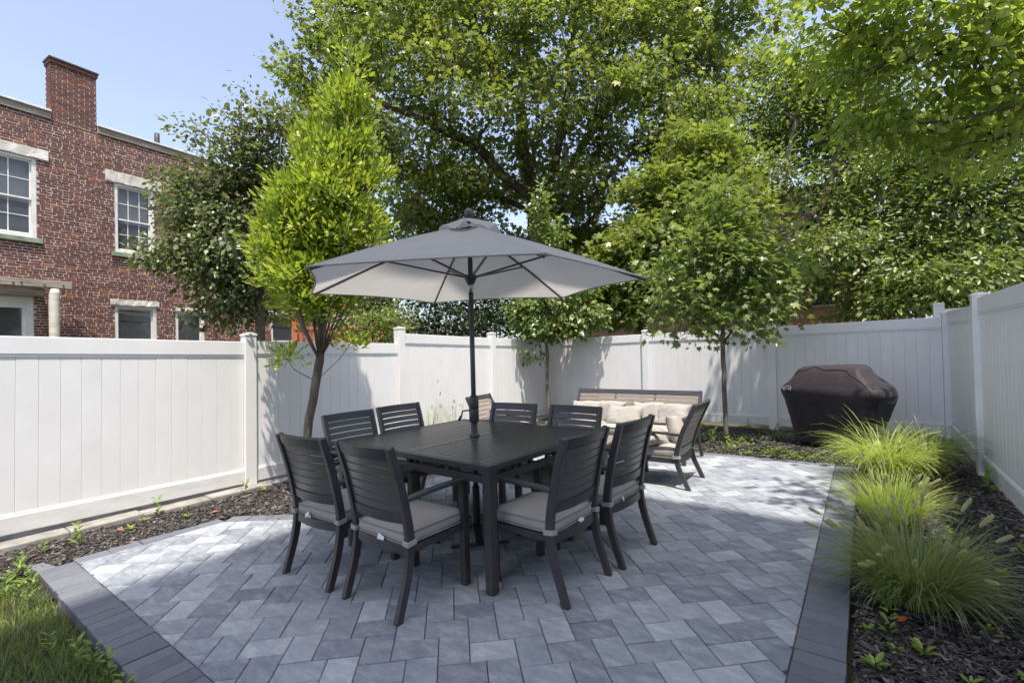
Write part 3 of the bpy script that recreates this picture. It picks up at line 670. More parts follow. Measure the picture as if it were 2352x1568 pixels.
# ------------------------------------------------------------------ covered grill
gr = tag(empty('covered_grill', (-.34, 7.98, 0), R(-29)), 'barbecue grill under a dark plum cloth cover with small white emblem', 'grill')
from mathutils import noise as mnoise
def grill_ring(z, a, b, cx, cv, n=72, e=.34):
    sg = lambda x, p: math.copysign(abs(x) ** p, x); return [(cx + a * sg(math.cos(2 * math.pi * i / n), e), cv + b * sg(math.sin(2 * math.pi * i / n), e), z) for i in range(n)]
prof = [(.05, .47, .265, -.03, 0), (.18, .50, .275, -.02, 0), (.36, .54, .285, -.01, 0), (.52, .585, .295, 0, 0), (.66, .635, .305, 0, 0), (.75, .665, .31, 0, 0), (.80, .67, .305, 0, 0), (.84, .64, .29, -.005, .005), (.90, .56, .27, -.02, .01),
        (.96, .50, .25, -.03, .02), (1.02, .455, .225, -.04, .03), (1.07, .43, .195, -.045, .045), (1.105, .40, .155, -.045, .07), (1.125, .36, .11, -.045, .10), (1.13, .20, .05, -.045, .10)]
fine = []
for (p, q) in zip(prof, prof[1:]):
    m_ = max(1, int((q[0] - p[0]) / .022)); fine += [tuple(p[i] + (q[i] - p[i]) * k / m_ for i in range(5)) for k in range(m_)]
fine.append(prof[-1]); vv = []; n = 96
for (z, a, b, cx, cv) in fine:
    for (x, y_, zz) in grill_ring(z, a, b, cx, cv, n):
        w1 = mnoise.noise(Vector((x * 5, y_ * 5, zz * 3))); w2 = mnoise.noise(Vector((x * 11 + 7, y_ * 11, zz * 4))); ridge = 1 - abs(mnoise.noise(Vector((x * 4 + zz * 2, y_ * 4, zz * 2.2 - x * 2))))
        k = .022 * w1 + .010 * w2 + .026 * (ridge - .7) * (zz > .6) ; fold = .010 * math.sin(x * 26 + zz * 5) * max(0, .55 - zz)
        sag = -.035 * max(0, 1 - abs(zz - .80) / .12) * max(0, x) if zz > .5 else 0
        vv.append((x * (1 + k), y_ * (1 + k * 1.6) + fold * (1 if y_ < 0 else -1), zz + (.018 * w1 + sag if zz > .1 else 0.008 * math.sin(x * 14))))
ff = [(j * n + i, j * n + (i + 1) % n, (j + 1) * n + (i + 1) % n, (j + 1) * n + i) for j in range(len(fine) - 1) for i in range(n)] + [tuple((len(fine) - 1) * n + i for i in range(n))]
mb = MB(); mb.add(vv, ff); cov = mb.build('cover', M['cover'], gr, smooth=True)
gm = cov.data
def on_cover(x, z):           # the point of the cover's front face nearest to (x, z)
    best = min((v.co for v in gm.vertices if v.co.y < .02), key=lambda c: (c.x - x) ** 2 + (c.z - z) ** 2 + .02 * c.y); return best
def seam(pts, nm):
    mb = MB(); q = [on_cover(x, z) + Vector((0, -.004, .003)) for x, z in pts]; mb.tube(q, .0055, 6); mb.build(nm, M['black'], cov, smooth=True)
seam([(-.44, 1.0), (-.40, 1.06), (-.30, 1.09), (-.15, 1.10), (.0, 1.095), (.15, 1.09), (.25, 1.07), (.31, 1.03), (.40, .96), (.50, .90), (.58, .84), (.60, .76)], 'seam')
seam([(-.60, .85), (-.52, .88), (-.46, .93), (-.45, .99)], 'seam')
for s in (-1, 1):
    for t in (-1, 1):
        mb = MB(); mb.lathe([(.028, 0), (.03, .01), (.03, .045), (.02, .055), (.015, .16)], 14, (s * .38 - .03, t * .19)); mb.build('caster_wheel', M['black'], gr, smooth=True)
# printed emblem: ring with a letter A, and an open bracket box with a short word
lg = on_cover(-.50, .80); ew = .0055
em = MB()
cx_, cz_ = lg.x - .045, lg.z - .005
def yy(x, z): return on_cover(x, z).y - .012
def stroke(pts, w=ew): em.sweep([Vector((x, min(yy(x, z), lg.y - .006), z)) for x, z in pts], (0, -.3, 1), w / 2, .001)
stroke([(cx_ + .027 * math.cos(t), cz_ + .027 * math.sin(t)) for t in [2 * math.pi * k / 14 + R(-60) for k in range(14)]])
stroke([(cx_ - .010, cz_ - .015), (cx_, cz_ + .014)]); stroke([(cx_, cz_ + .014), (cx_ + .010, cz_ - .015)]); stroke([(cx_ - .006, cz_ - .004), (cx_ + .006, cz_ - .004)])
bx_ = cx_ + .045
stroke([(bx_ - .012, cz_ + .036), (bx_ + .03, cz_ + .037), (bx_ + .062, cz_ + .030)]); stroke([(bx_ + .062, cz_ + .030), (bx_ + .056, cz_ - .014)]); stroke([(bx_ + .056, cz_ - .014), (bx_ + .005, cz_ - .010)])
for k in range(4): stroke([(bx_ + .004 + .011 * k, cz_ + .004 + .003 * k), (bx_ + .008 + .011 * k, cz_ + .010 + .003 * k)], .006)
em.build('emblem', M['print'], cov)

# ------------------------------------------------------------------ brick building
BA = R(-5); bw = empty('brick_building', (-11.66, 0, 0)); bw.rotation_euler = (0, 0, R(90) - BA)     # local +x runs along the wall, local -y faces the yard
tag(bw, 'two storey red brick building with chimney and white double hung windows', 'building')
WZ = 6.06; U0, U1 = -3.0, 10.5
OPEN = [(.86, 1.83, 3.80, 5.25), (2.97, 3.65, 3.75, 5.15), (4.55, 5.25, 3.70, 5.10), (2.95, 3.66, 1.35, 2.69), (4.02, 4.60, 1.35, 2.63), (.55, 1.78, .9, 2.74), (6.3, 7.0, 3.7, 5.1), (6.2, 6.9, 1.35, 2.65)]
LINT = [(.62, 1.99, 5.25, 5.42), (2.83, 3.78, 5.15, 5.345), (4.42, 5.4, 5.1, 5.28), (2.88, 3.71, 2.69, 2.80), (3.97, 4.68, 2.63, 2.71), (6.2, 7.1, 5.1, 5.28), (6.1, 7.0, 2.65, 2.75)]
# wall core with real openings: a lattice of blocks round the openings
us = sorted(set([U0, U1] + [v for o_ in OPEN for v in o_[:2]])); zs = sorted(set([-.1, WZ] + [v for o_ in OPEN for v in o_[2:]]))
mb = MB()
for a, b in zip(us, us[1:]):
    z0 = None
    for c, d in zip(zs, zs[1:]):
        hole = any(o_[0] <= (a + b) / 2 <= o_[1] and o_[2] <= (c + d) / 2 <= o_[3] for o_ in OPEN)
        if not hole:
            if z0 is None: z0 = c
        if (hole or d == zs[-1]) and z0 is not None:
            mb.box(a, 0, z0, b, .30, c if hole else d); z0 = None
mb.box(U0, .301, -.1, U1, 6, WZ - .3); 
core = mb.build('wall', M['mortar'], bw)
CH, CW = .0505, .160
blist = []
nrow = int((WZ - 1.2) / CH)
for r in range(nrow):
    z = 1.2 + r * CH; header = (r % 6 == 3); step = CW / 2 if header else CW; u = .95 - random.uniform(0, .05) + (step / 2 if r % 2 else 0)
    while u < 7.6:
        L = step + random.uniform(-.010, .010)
        blist.append((u, z, L - .0105, CH - .0112)); u += L
def blocked(u, z, L, h):
    for a, b, c, d in OPEN:
        if u + L > a - .0 and u < b + .0 and z + h > c and z < d: return True
    for a, b, c, d in LINT:
        if u + L > a and u < b and z + h > c and z < d: return True
    return z + h > WZ
def carve(u, z, L, h):
    for a, b, c, d in OPEN + LINT:
        if z + h > c and z < d:
            if u < a < u + L: L = a - u - .004
            elif u < b < u + L: L = L - (b - u) - .004; u = b + .004
    return u, z, L, h
def brick_box(mb, u, z, L, h, y0=-.0045):
    j = lambda s: random.uniform(-s, s); d = y0 + j(.003); c = .0025
    v = [(u + j(.003), .004, z + j(.002)), (u + L + j(.003), .004, z + j(.002)), (u + L + j(.003), .004, z + h + j(.002)), (u + j(.003), .004, z + h + j(.002))]
    f_ = [(x + (c if i in (0, 3) else -c), d, zz + (c if i < 2 else -c)) for i, (x, y_, zz) in enumerate(v)]
    mb.add(v + f_, [(4, 5, 6, 7), (0, 1, 5, 4), (1, 2, 6, 5), (2, 3, 7, 6), (3, 0, 4, 7)])
vis = []
for (u, z, L, h) in blist:
    u, z, L, h = carve(u, z, L, h)
    if L < .03 or blocked(u + .002, z + .002, L - .004, h - .004): continue
    vis.append((u, z, L, h))
vis.sort(key=lambda t: 0 if (1.35 < t[0] < 4.0 and t[1] > 1.75) else 1)
cand = [t for t in vis if 1.35 < t[0] < 4.0 and t[1] > 1.75]; cand.sort(key=lambda t: t[0]); chosen = set(cand[:270])
shared = []
for k in range(6):
    mb = MB(); brick_box(mb, -.1, -CH / 2 + .0056, .2, CH - .0112); shared.append(mb.mesh('brick', mat=M['brick']))
rest = MB()
for t in vis:
    if t in chosen:
        o = put('brick', random.choice(shared), core); o.location = (t[0] + t[2] / 2, 0, t[1] + t[3] / 2); o.scale = (t[2] / .2, 1, 1); o.rotation_euler = (0, random.gauss(0, .008), 0)
    else: brick_box(rest, *t)
tag(rest.build('bricks', M['brick_rest'], core), kind='stuff')
# chimney
chm = MB(); chm.box(2.05, .003, WZ - .3, 2.69, .26, 7.20); chim = chm.build('chimney', M['mortar'], bw)
cb = MB()
for r in range(int((7.20 - WZ + .05) / CH)):
    z = WZ - .05 + r * CH; u = 2.045 - (CW / 2 if r % 2 else 0)
    while u < 2.68:
        a, b = max(u, 2.042), min(u + CW - .010, 2.70)
        if b - a > .03: brick_box(cb, a, z, b - a, CH - .0112, -.004)
        u += CW
    for (xs, sg) in ((2.042, -1), (2.698, 1)):
        v0 = .0 - (CW / 2 if r % 2 == 0 else 0)
        while v0 < .24:
            a, b = max(v0, -.005), min(v0 + CW - .010, .265)
            if b - a > .03: cb.box(min(xs, xs + sg * .006), a, z, max(xs, xs + sg * .006), b, z + CH - .0112)
            v0 += CW
tag(cb.build('bricks', M['brick_rest'], chim), kind='stuff')
mb = MB(); mb.box(2.02, -.03, 7.12, 2.725, .29, 7.185); mb.build('corbel', M['brick_rest'], chim, bevel=.008)
mb = MB(); mb.box(2.005, -.045, 7.186, 2.74, .305, 7.225); mb.build('chimney_cap', M['dark_pipe'], chim, bevel=.01)
for (a, b) in ((U0, 2.035), (2.71, U1)):
    mb = MB(); mb.box(a, -.03, WZ - .02, b, .25, WZ + .105); f_ = mb.build('fascia_board', M['old_wood'], bw, bevel=.005)
    mb = MB(); mb.box(a, -.06, WZ + .108, b, .35, WZ + .145); mb.build('roof_flashing', M['tin'], bw, bevel=.006)
mb = MB(); mb.box(U0, .36, WZ - .25, U1, 6, WZ + .06); mb.build('roof', M['roof_dark'], bw)
mb = MB(); mb.lathe([(.05, WZ), (.05, 6.60), (.042, 6.605), (.042, 6.4)], 16, (3.90, .42)); mb.build('vent_pipe', M['dark_pipe'], bw, smooth=True)
for (a, b, c, d) in LINT:
    mb = MB(); nseg = 14; lo, hi = [], []
    for k in range(nseg + 1):
        u = a + (b - a) * k / nseg; lo.append((u, c + random.uniform(-.004, .012))); hi.append((u, d + random.uniform(-.014, .012)))
    vv = [(u, -.03 + random.uniform(-.006, .006), z) for u, z in lo] + [(u, -.03 + random.uniform(-.006, .006), z) for u, z in hi] + [(u, .05, z) for u, z in lo] + [(u, .05, z) for u, z in hi]
    m_ = nseg + 1; ff = []
    for k in range(nseg): ff += [(k, k + 1, m_ + k + 1, m_ + k), (m_ + k, m_ + k + 1, 3 * m_ + k + 1, 3 * m_ + k), (2 * m_ + k, 2 * m_ + k + 1, k + 1, k)]
    ff += [(0, m_, 3 * m_, 2 * m_), (m_ - 1, 3 * m_ - 1, 4 * m_ - 1, 2 * m_ - 1)]; mb.add(vv, ff); mb.build('lintel', M['lintel'], bw)
for k, (a, b, c, d) in enumerate(OPEN):
    wd = empty('window'); wd.parent = bw; wd.location = ((a + b) / 2, 0, c); w2, h = (b - a) / 2, d - c
    fw = .055 if k != 5 else .09
    def fr(nm, x0, z0, x1, z1, y0, y1, mat='white_paint', par=wd): m_ = MB(); m_.box(x0, y0, z0, x1, y1, z1); return m_.build(nm, M[mat], par, bevel=.004)
    fr('frame', -w2, 0, -w2 + fw, h, .01, .12); fr('frame', w2 - fw, 0, w2, h, .01, .12); fr('frame', -w2 + fw, h - fw, w2 - fw, h, .012, .12); fr('frame', -w2 + fw, 0, w2 - fw, fw * 1.2, .012, .12)
    fr('interior', -w2, 0, w2, h, .24, .26, 'blind')
    if k != 5:
        mid = h * .49
        for (z0, z1, y0) in ((fw * 1.2, mid + .02, .075), (mid - .02, h - fw, .045)):
            sh = empty('sash'); sh.parent = wd
            s = .03
            fr('rail', -w2 + fw, z0, w2 - fw, z0 + s, y0, y0 + .03, par=sh); fr('rail', -w2 + fw, z1 - s, w2 - fw, z1, y0, y0 + .03, par=sh)
            fr('stile', -w2 + fw, z0 + s, -w2 + fw + s * .8, z1 - s, y0, y0 + .03, par=sh); fr('stile', w2 - fw - s * .8, z0 + s, w2 - fw, z1 - s, y0, y0 + .03, par=sh)
            if c > 3:
                for q in (-1, 1): fr('muntin', q * (w2 - fw) / 3 - .008, z0 + s, q * (w2 - fw) / 3 + .008, z1 - s, y0 + .004, y0 + .02, par=sh)
                fr('muntin', -w2 + fw + s * .8, (z0 + z1) / 2 - .008, w2 - fw - s * .8, (z0 + z1) / 2 + .008, y0 + .003, y0 + .021, par=sh)
            fr('pane', -w2 + fw + .01, z0 + .01, w2 - fw - .01, z1 - .01, y0 + .012, y0 + .016, 'glass', sh)
        if c > 3: fr('window_blind', -w2 + fw, h * .45, w2 - fw, h - fw, .16, .17, 'tin')
        else: fr('window_blind', -w2 + fw, h * .78, w2 - fw, h - fw, .16, .17, 'tin')
        fr('sill', -w2 - .06, -.085, w2 + .07, -.003, -.055, .10, 'sill')
    else:
        fr('inner_frame', -w2 + fw, fw, -w2 + fw + .05, h - fw - .10, .03, .11); fr('inner_frame', w2 - fw - .05, fw, w2 - fw, h - fw - .10, .03, .11); fr('inner_frame', -w2 + fw, h - fw - .10, w2 - fw, h - fw, .03, .11)
        fr('pane', -w2 + fw + .04, fw, w2 - fw - .04, h - fw - .08, .06, .066, 'glass')
# porch beam on a round post
mb = MB(); mb.box(.2, -.30, 2.90, 2.22, -.20, 3.03); bm_ = mb.build('porch_beam', M['old_wood'], bw, bevel=.006)
mb = MB(); mb.box(.2, -.195, 2.76, 1.88, .0, 2.895); mb.build('porch_beam', M['old_wood'], bw, bevel=.006)
mb = MB(); mb.lathe([(.075, -.1), (.078, 1.0), (.074, 2.0), (.077, 2.8), (.07, 2.885)], 18, (1.99, -.25)); mb.build('porch_post', M['birch'], bw, smooth=True)
for q in (1.46, 1.56, 1.85, 2.10):
    mb = MB(); mb.tube([(q, -.306, 2.955 + random.uniform(-.02, .02)), (q, -.318, 2.955)], .014, 8); mb.build('bolt', M['dark_pipe'], bm_)
for k in range(3):
    mb = MB(); mb.tube([(2.2 + .9 * t * 1.7, -.10 - .35 * t, 2.78 - .02 * k - .28 * t - .10 * math.sin(math.pi * t)) for t in [i / 12 for i in range(13)]], .004, 5); mb.build('cable', M['dark_pipe'], bw)

# ------------------------------------------------------------------ tan house behind the trees
th = tag(empty('siding_house', (-5.5, 19, 0)), 'tan lap sided house mostly hidden behind the big maple', 'house')
mb = MB(); mb.box(-5.6, .03, 0, 5.7, 9, 6.75); mb.build('wall', M['siding'], th)
mb = MB(); mb.box(-5.65, -.02, 0, 5.75, .024, 1.0); mb.build('foundation', M['concrete'], th)
HW = [(3.98, 4.42, 5.2, 5.95), (-4.05, -3.55, 5.6, 6.45), (4.15, 4.85, 2.7, 3.5), (-1.2, -.5, 5.2, 6.2), (.8, 1.5, 2.6, 3.6)]
for k in range(23):
    z = 1.0 + k * .25; segs = [(-5.65, 5.75)]
    for a, b, c, d in HW:
        if z + .25 > c - .06 and z < d + .06: segs = [s for x0, x1 in segs for s in ((x0, min(x1, a - .06)), (max(x0, b + .06), x1)) if s[1] - s[0] > .02]
    for x0, x1 in segs:
        mb = MB(); mb.add([(x0, -.02, z), (x1, -.02, z), (x1, .004, z + .26), (x0, .004, z + .26), (x0, .029, z), (x1, .029, z), (x1, .029, z + .26), (x0, .029, z + .26)], [(0, 1, 2, 3), (7, 6, 5, 4), (0, 4, 5, 1), (3, 2, 6, 7), (1, 5, 6, 2), (0, 3, 7, 4)]); mb.build('siding_board', M['siding'], th)
for a, b, c, d in HW:
    wd = empty('window'); wd.parent = th; wd.location = ((a + b) / 2, 0, c); w2, h = (b - a) / 2, d - c
    for (x0, z0, x1, z1) in ((-w2 - .06, -.06, w2 + .06, 0), (-w2 - .06, h, w2 + .06, h + .06), (-w2 - .06, 0, -w2, h), (w2, 0, w2 + .06, h), (-w2, h / 2 - .02, w2, h / 2 + .02)):
        mb = MB(); mb.box(x0, -.045, z0, x1, .0, z1); mb.build('frame', M['white_paint'], wd)
    mb = MB(); mb.box(-w2, -.012, 0, w2, -.004, h); mb.build('pane', M['glass'], wd)
    mb = MB(); mb.box(-w2, .0, 0, w2, .028, h); mb.build('interior', M['blind'], wd)
mb = MB(); mb.add([(-5.8, -.12, 6.72), (5.9, -.12, 6.72), (5.9, 9.2, 6.72), (-5.8, 9.2, 6.72), (-5.8, 4.5, 7.5), (5.9, 4.5, 7.5)], [(0, 1, 5, 4), (2, 3, 4, 5), (1, 2, 5), (3, 0, 4), (3, 2, 1, 0)]); mb.build('roof', M['roof_dark'], th)
# orange deck behind the side fence and brown picket fence behind the back fence
dk = tag(empty('wooden_deck', (-9.4, 6.9, 0), R(58)), 'orange stained wooden deck with picket railing behind the side fence', 'deck')
mb = MB(); mb.box(-1.5, -.1, .9, 1.1, 1.6, 1.05); mb.build('deck_floor', M['redwood'], dk)
for x in (-1.45, -.35, .95): mb = MB(); mb.box(x - .05, -.05, -.1, x + .05, .05, 2.25 if x > -1 else 3.1); mb.build('deck_post', M['redwood'], dk, bevel=.004)
mb = MB(); mb.box(-1.45, -.07, 2.14, 1.05, .07, 2.20); mb.build('hand_rail', M['redwood'], dk, bevel=.004)
mb = MB(); mb.box(-1.5, -.06, 2.62, -.2, .06, 2.80); mb.build('deck_beam', M['redwood'], dk, bevel=.004)
mb = MB(); mb.box(-1.45, -.045, 1.12, .9, -.012, 1.20); mb.build('bottom_rail', M['redwood'], dk)
for k in range(17): mb = MB(); x = -1.32 + k * .135; mb.box(x - .03, -.046, 1.205, x + .03, -.01, 2.138); mb.build('picket', M['redwood'], dk)
pk = tag(empty('picket_fence', (-.9, 10.8, 0)), 'brown wooden picket fence showing just above the white back fence', 'fence')
for z in (.5, 1.6): mb = MB(); mb.box(-1.6, .021, z, 1.6, .06, z + .09); mb.build('rail', M['brown_wood'], pk)
for k in range(27): mb = MB(); x = -1.55 + k * .12; h = 1.84 + random.uniform(-.03, .03); mb.add([(x - .04, -.0, -.1), (x + .04, -.0, -.1), (x + .04, 0, h - .05), (x, 0, h), (x - .04, 0, h - .05), (x - .04, .02, -.1), (x + .04, .02, -.1), (x + .04, .02, h - .05), (x, .02, h), (x - .04, .02, h - .05)], [(0, 1, 2, 3, 4), (9, 8, 7, 6, 5), (1, 6, 7, 2), (2, 7, 8, 3), (3, 8, 9, 4), (4, 9, 5, 0)]); mb.build('picket', M['brown_wood'], pk)
# the tall house beside the viewpoint whose shade covers the dining end of the patio
HH = 21.0; hxc, hyc = -4.03 + HH * math.cos(SUN_AZ) / math.tan(SUN_EL), 4.56 - HH * math.sin(SUN_AZ) / math.tan(SUN_EL)
oh = tag(empty('tall_house', (hxc, hyc, 0)), 'tall flat roofed house whose shade falls over the dining table', 'house')
mb = MB(); mb.box(0, -9, -.1, 8, 0, HH - .001); mb.build('wall', M['render_wall'], oh)
mb = MB(); mb.box(.05, -8.95, HH, 7.95, -.05, HH + .02); mb.build('roof', M['roof_dark'], oh)
for z in (1.0, 4.0, 7.0):
    for q in (-2.2, -4.6, -7): mb = MB(); mb.box(-.05, q - .5, z, -.002, q + .5, z + 1.5); w_ = mb.build('window', M['white_paint'], oh); mb = MB(); mb.box(-.056, q - .44, z + .06, -.051, q + .44, z + 1.44); mb.build('pane', M['glass'], w_)
# crowns: centre x, y, z, horizontal and vertical radius in metres; limbs: points in metres
MAP = dict(blobs= [(-14.39, 10.14, 13.78, 1.86, 1.4), (-14.61, 10.05, 11.46, 1.86, 1.4), (-14.82, 9.95, 9.6, 1.55, 1.24), (-12.94, 11.15, 15.43, 2.48, 1.71), (-11.93, 10.17, 11.22, 1.84, 1.56), (-11.69, 10.42, 8.8, 1.7, 1.42), (-10.84, 11.54, 12.94, 2.05, 1.61), (-9.83, 11.14, 9.6, 1.78, 1.51), (-10.17, 13.18, 15.93, 2.95, 1.71), (-9.01, 12.92, 11.69, 2.05, 1.75), (-6.75, 13.34, 12.07, 2.05, 1.51), (-7.54, 15.12, 15.96, 2.95, 1.71), (-5.47, 15.52, 11.97, 2.05, 1.61), (-5.45, 16.68, 15.1, 2.64, 1.71), (-4.26, 17.6, 13.8, 2.02, 1.55), (-3.64, 16.91, 10.72, 1.61, 1.46), (-6.88, 13.33, 9.06, 1.92, 1.51), (-5.12, 14.63, 8.84, 1.92, 1.37), (-4.08, 16.04, 8.04, 1.7, 1.42), (-11.21, 11.45, 7.1, 1.75, 1.17), (-10.74, 14.24, 8.22, 2.14, 1.48), (-7.44, 14.22, 7.08, 1.75, 1.17), (-12.61, 11.7, 5.78, 1.55, 1.4), (-7.29, 16.87, 5.44, 1.97, 1.31), (-5.08, 17.23, 6.38, 1.71, 1.24), (-12.43, 14.31, 5.87, 2.08, 1.39), (-10.09, 16.06, 5.07, 2.26, 1.39), (-3.05, 18.52, 12.81, 1.09, 0.93)] ,
 limbs= [[(-9.29, 14.27, 1.59), (-9.18, 14.28, 4.07), (-9.14, 14.26, 5.63), (-9.17, 14.2, 6.71), (-9.41, 13.98, 8.12), (-9.48, 13.87, 10.15), (-10.35, 13.18, 11.74), (-10.65, 12.9, 13.46)], [(-9.17, 14.2, 6.71), (-9.84, 13.05, 7.66), (-10.21, 12.14, 8.52), (-11.33, 10.67, 9.21), (-11.94, 9.59, 9.49)], [(-9.14, 14.24, 6.25), (-8.55, 14.14, 7.33), (-7.84, 13.87, 8.86), (-7.41, 13.87, 10.91), (-7.18, 14.22, 13.07)], [(-9.14, 14.26, 5.63), (-8.52, 15.27, 7.79), (-7.72, 15.2, 8.83), (-6.59, 15.01, 9.78), (-5.31, 15.7, 10.21), (-4.1, 16.56, 10.88)], [(-9.14, 14.28, 5.0), (-8.26, 15.28, 5.65), (-7.33, 15.57, 6.48), (-6.53, 16.12, 7.53), (-5.48, 16.86, 8.57)], [(-9.14, 14.24, 6.25), (-10.54, 13.92, 7.19), (-11.91, 12.16, 7.46), (-12.52, 11.09, 7.47)], [(-9.48, 13.87, 10.15), (-9.35, 14.51, 12.46), (-9.48, 14.33, 15.35)], [(-11.94, 9.59, 9.49), (-13.48, 9.63, 11.74), (-14.63, 9.96, 13.95)]] )
DRK = dict(blobs= [(-9.29, 3.25, 4.58, 0.34, 0.26), (-9.02, 3.47, 3.97, 0.64, 0.56), (-8.69, 3.69, 4.7, 0.52, 0.45), (-8.36, 3.91, 5.29, 0.45, 0.45), (-8.39, 3.87, 5.85, 0.12, 0.3), (-8.08, 4.1, 5.8, 0.1, 0.34), (-7.84, 4.29, 5.49, 0.34, 0.45), (-9.04, 3.4, 5.47, 0.21, 0.12), (-8.39, 4.28, 4.64, 0.62, 0.62), (-8.5, 3.87, 3.49, 0.75, 0.67), (-8.72, 3.34, 3.15, 0.5, 0.43), (-9.01, 3.0, 3.22, 0.39, 0.25), (-8.78, 3.69, 2.53, 0.52, 0.45), (-8.59, 4.19, 2.78, 0.62, 0.62), (-8.5, 4.48, 3.76, 0.56, 0.64)] ,
 limbs= [[(-8.33, 4.04, 1.69), (-8.31, 4.03, 2.51), (-8.33, 4.0, 3.19), (-8.38, 3.93, 4.09), (-8.26, 4.0, 4.83), (-8.16, 4.05, 5.73)], [(-8.33, 4.0, 3.19), (-8.72, 3.69, 3.95), (-9.12, 3.38, 4.42)], [(-8.38, 3.93, 4.09), (-8.52, 3.8, 4.99), (-8.42, 3.85, 5.89)], [(-8.52, 3.8, 4.99), (-8.84, 3.56, 5.31), (-9.1, 3.36, 5.53)], [(-8.31, 4.03, 2.51), (-8.88, 3.6, 3.06), (-9.41, 3.2, 3.23)], [(-8.26, 4.0, 4.83), (-7.87, 4.27, 5.42)]] )
FAR = dict(blobs= [(-2.1, 15.1, 6.1, 0.9, 0.7), (-0.63, 17.36, 7.48, 1.46, 1.19), (-1.08, 16.97, 9.22, 1.32, 1.06), (0.1, 17.84, 9.43, 1.46, 1.19), (0.15, 16.75, 5.55, 1.48, 1.11), (-0.67, 14.97, 3.57, 1.26, 0.91), (0.8, 16.05, 3.5, 1.26, 0.91), (0.11, 15.58, 2.51, 1.03, 0.57), (1.29, 18.78, 7.39, 1.46, 1.32), (-2.1, 16.27, 7.94, 1.06, 0.93)] ,
 limbs= [[(-1.97, 15.32, 1.32), (-1.86, 15.34, 3.29), (-1.75, 15.4, 4.15), (-1.38, 15.65, 4.75), (-0.76, 16.09, 5.34), (-0.04, 16.6, 5.87), (0.98, 17.34, 6.5)], [(-1.75, 15.4, 4.15), (-1.64, 15.43, 5.51), (-1.43, 15.55, 7.1), (-1.0, 15.8, 8.81)], [(-0.76, 16.09, 5.34), (-0.4, 16.31, 6.68), (0.08, 16.61, 8.64)], [(-1.86, 15.34, 3.29), (-0.9, 15.42, 3.54), (-0.12, 15.62, 3.58)]] )
RDK = dict(blobs= [(1.8, 15.51, 4.55, 1.16, 1.05), (2.77, 16.2, 5.35, 1.16, 1.16), (2.69, 16.2, 3.67, 1.16, 1.05), (1.5, 14.72, 3.02, 1.1, 0.8), (0.83, 14.24, 2.55, 0.9, 0.6), (2.29, 15.32, 2.58, 1.1, 0.7), (3.66, 16.89, 4.47, 1.16, 1.26), (1.87, 15.52, 6.13, 1.05, 0.95), (3.0, 16.33, 6.81, 1.05, 0.95), (3.58, 16.88, 2.79, 1.05, 0.84)] ,
 limbs= [[(0.46, 14.63, 1.35), (0.52, 14.64, 2.3), (0.73, 14.77, 3.34), (1.29, 15.14, 4.58), (1.94, 15.58, 5.91)], [(0.73, 14.77, 3.34), (1.68, 15.45, 3.72), (2.64, 16.14, 4.31)], [(1.29, 15.14, 4.58), (2.16, 15.76, 5.17), (2.98, 16.33, 6.39)]] )
OVR = dict(blobs= [(-0.22, 8.03, 5.89, 0.55, 0.43), (0.45, 8.02, 5.71, 0.63, 0.4), (1.11, 8.26, 5.54, 0.61, 0.45), (1.71, 8.58, 5.5, 0.6, 0.44), (0.05, 8.24, 5.2, 0.55, 0.37), (0.69, 8.23, 4.95, 0.63, 0.4), (1.39, 8.5, 4.86, 0.61, 0.45), (0.32, 8.59, 4.5, 0.56, 0.37), (1.02, 8.74, 4.27, 0.65, 0.42), (1.63, 8.94, 4.16, 0.63, 0.46), (-0.45, 8.11, 5.59, 0.32, 0.32), (1.95, 8.66, 4.72, 0.65, 0.59), (0.3, 7.89, 6.58, 0.75, 0.46), (1.23, 8.57, 6.59, 0.92, 0.52), (2.24, 9.32, 6.43, 0.92, 0.63)] ,
 limbs= [[(2.79, 9.8, 4.11), (2.32, 9.42, 5.05), (1.88, 9.09, 5.31), (1.17, 8.57, 5.27), (0.61, 8.16, 5.15), (0.05, 7.75, 4.98)], [(2.79, 9.8, 4.11), (2.18, 9.35, 3.96), (1.72, 9.01, 4.1), (1.21, 8.64, 4.0), (0.55, 8.16, 3.69)], [(2.32, 9.42, 5.05), (2.21, 9.32, 5.74), (1.96, 9.12, 6.45)], [(1.88, 9.09, 5.31), (1.42, 8.74, 5.78), (0.98, 8.4, 6.26)]] )
MID = dict(blobs= [(-4.97, 10.93, 3.53, 0.86, 0.54), (-4.26, 11.44, 4.04, 0.86, 0.59), (-3.54, 11.96, 4.55, 0.86, 0.65), (-4.04, 11.64, 3.06, 0.86, 0.54), (-4.75, 11.12, 2.55, 0.75, 0.43), (-5.51, 10.55, 3.13, 0.65, 0.54), (-3.16, 12.27, 3.34, 0.86, 0.65), (-3.59, 12.63, 5.61, 0.79, 0.62), (-2.85, 13.17, 5.91, 0.79, 0.68), (-2.41, 12.79, 4.61, 0.75, 0.65), (-4.3, 12.36, 5.59, 0.69, 0.58), (-3.37, 13.25, 6.9, 0.93, 0.7)] ,
 limbs= [[(-4.45, 11.38, 1.57), (-4.41, 11.38, 2.54), (-4.33, 11.41, 3.4), (-4.16, 11.51, 4.25), (-3.77, 11.76, 5.21)], [(-4.33, 11.41, 3.4), (-4.79, 11.06, 3.63), (-5.25, 10.74, 3.22)], [(-4.33, 11.41, 3.4), (-3.58, 11.96, 3.69), (-3.06, 12.34, 3.56)], [(-4.16, 11.51, 4.25), (-3.35, 12.08, 4.86), (-2.63, 12.6, 5.48)]] )
OVR['limbs'][0] = [(3.3, 8.6, 0), (3.25, 8.9, 2.5), (2.9, 9.5, 3.8)] + OVR['limbs'][0][1:]
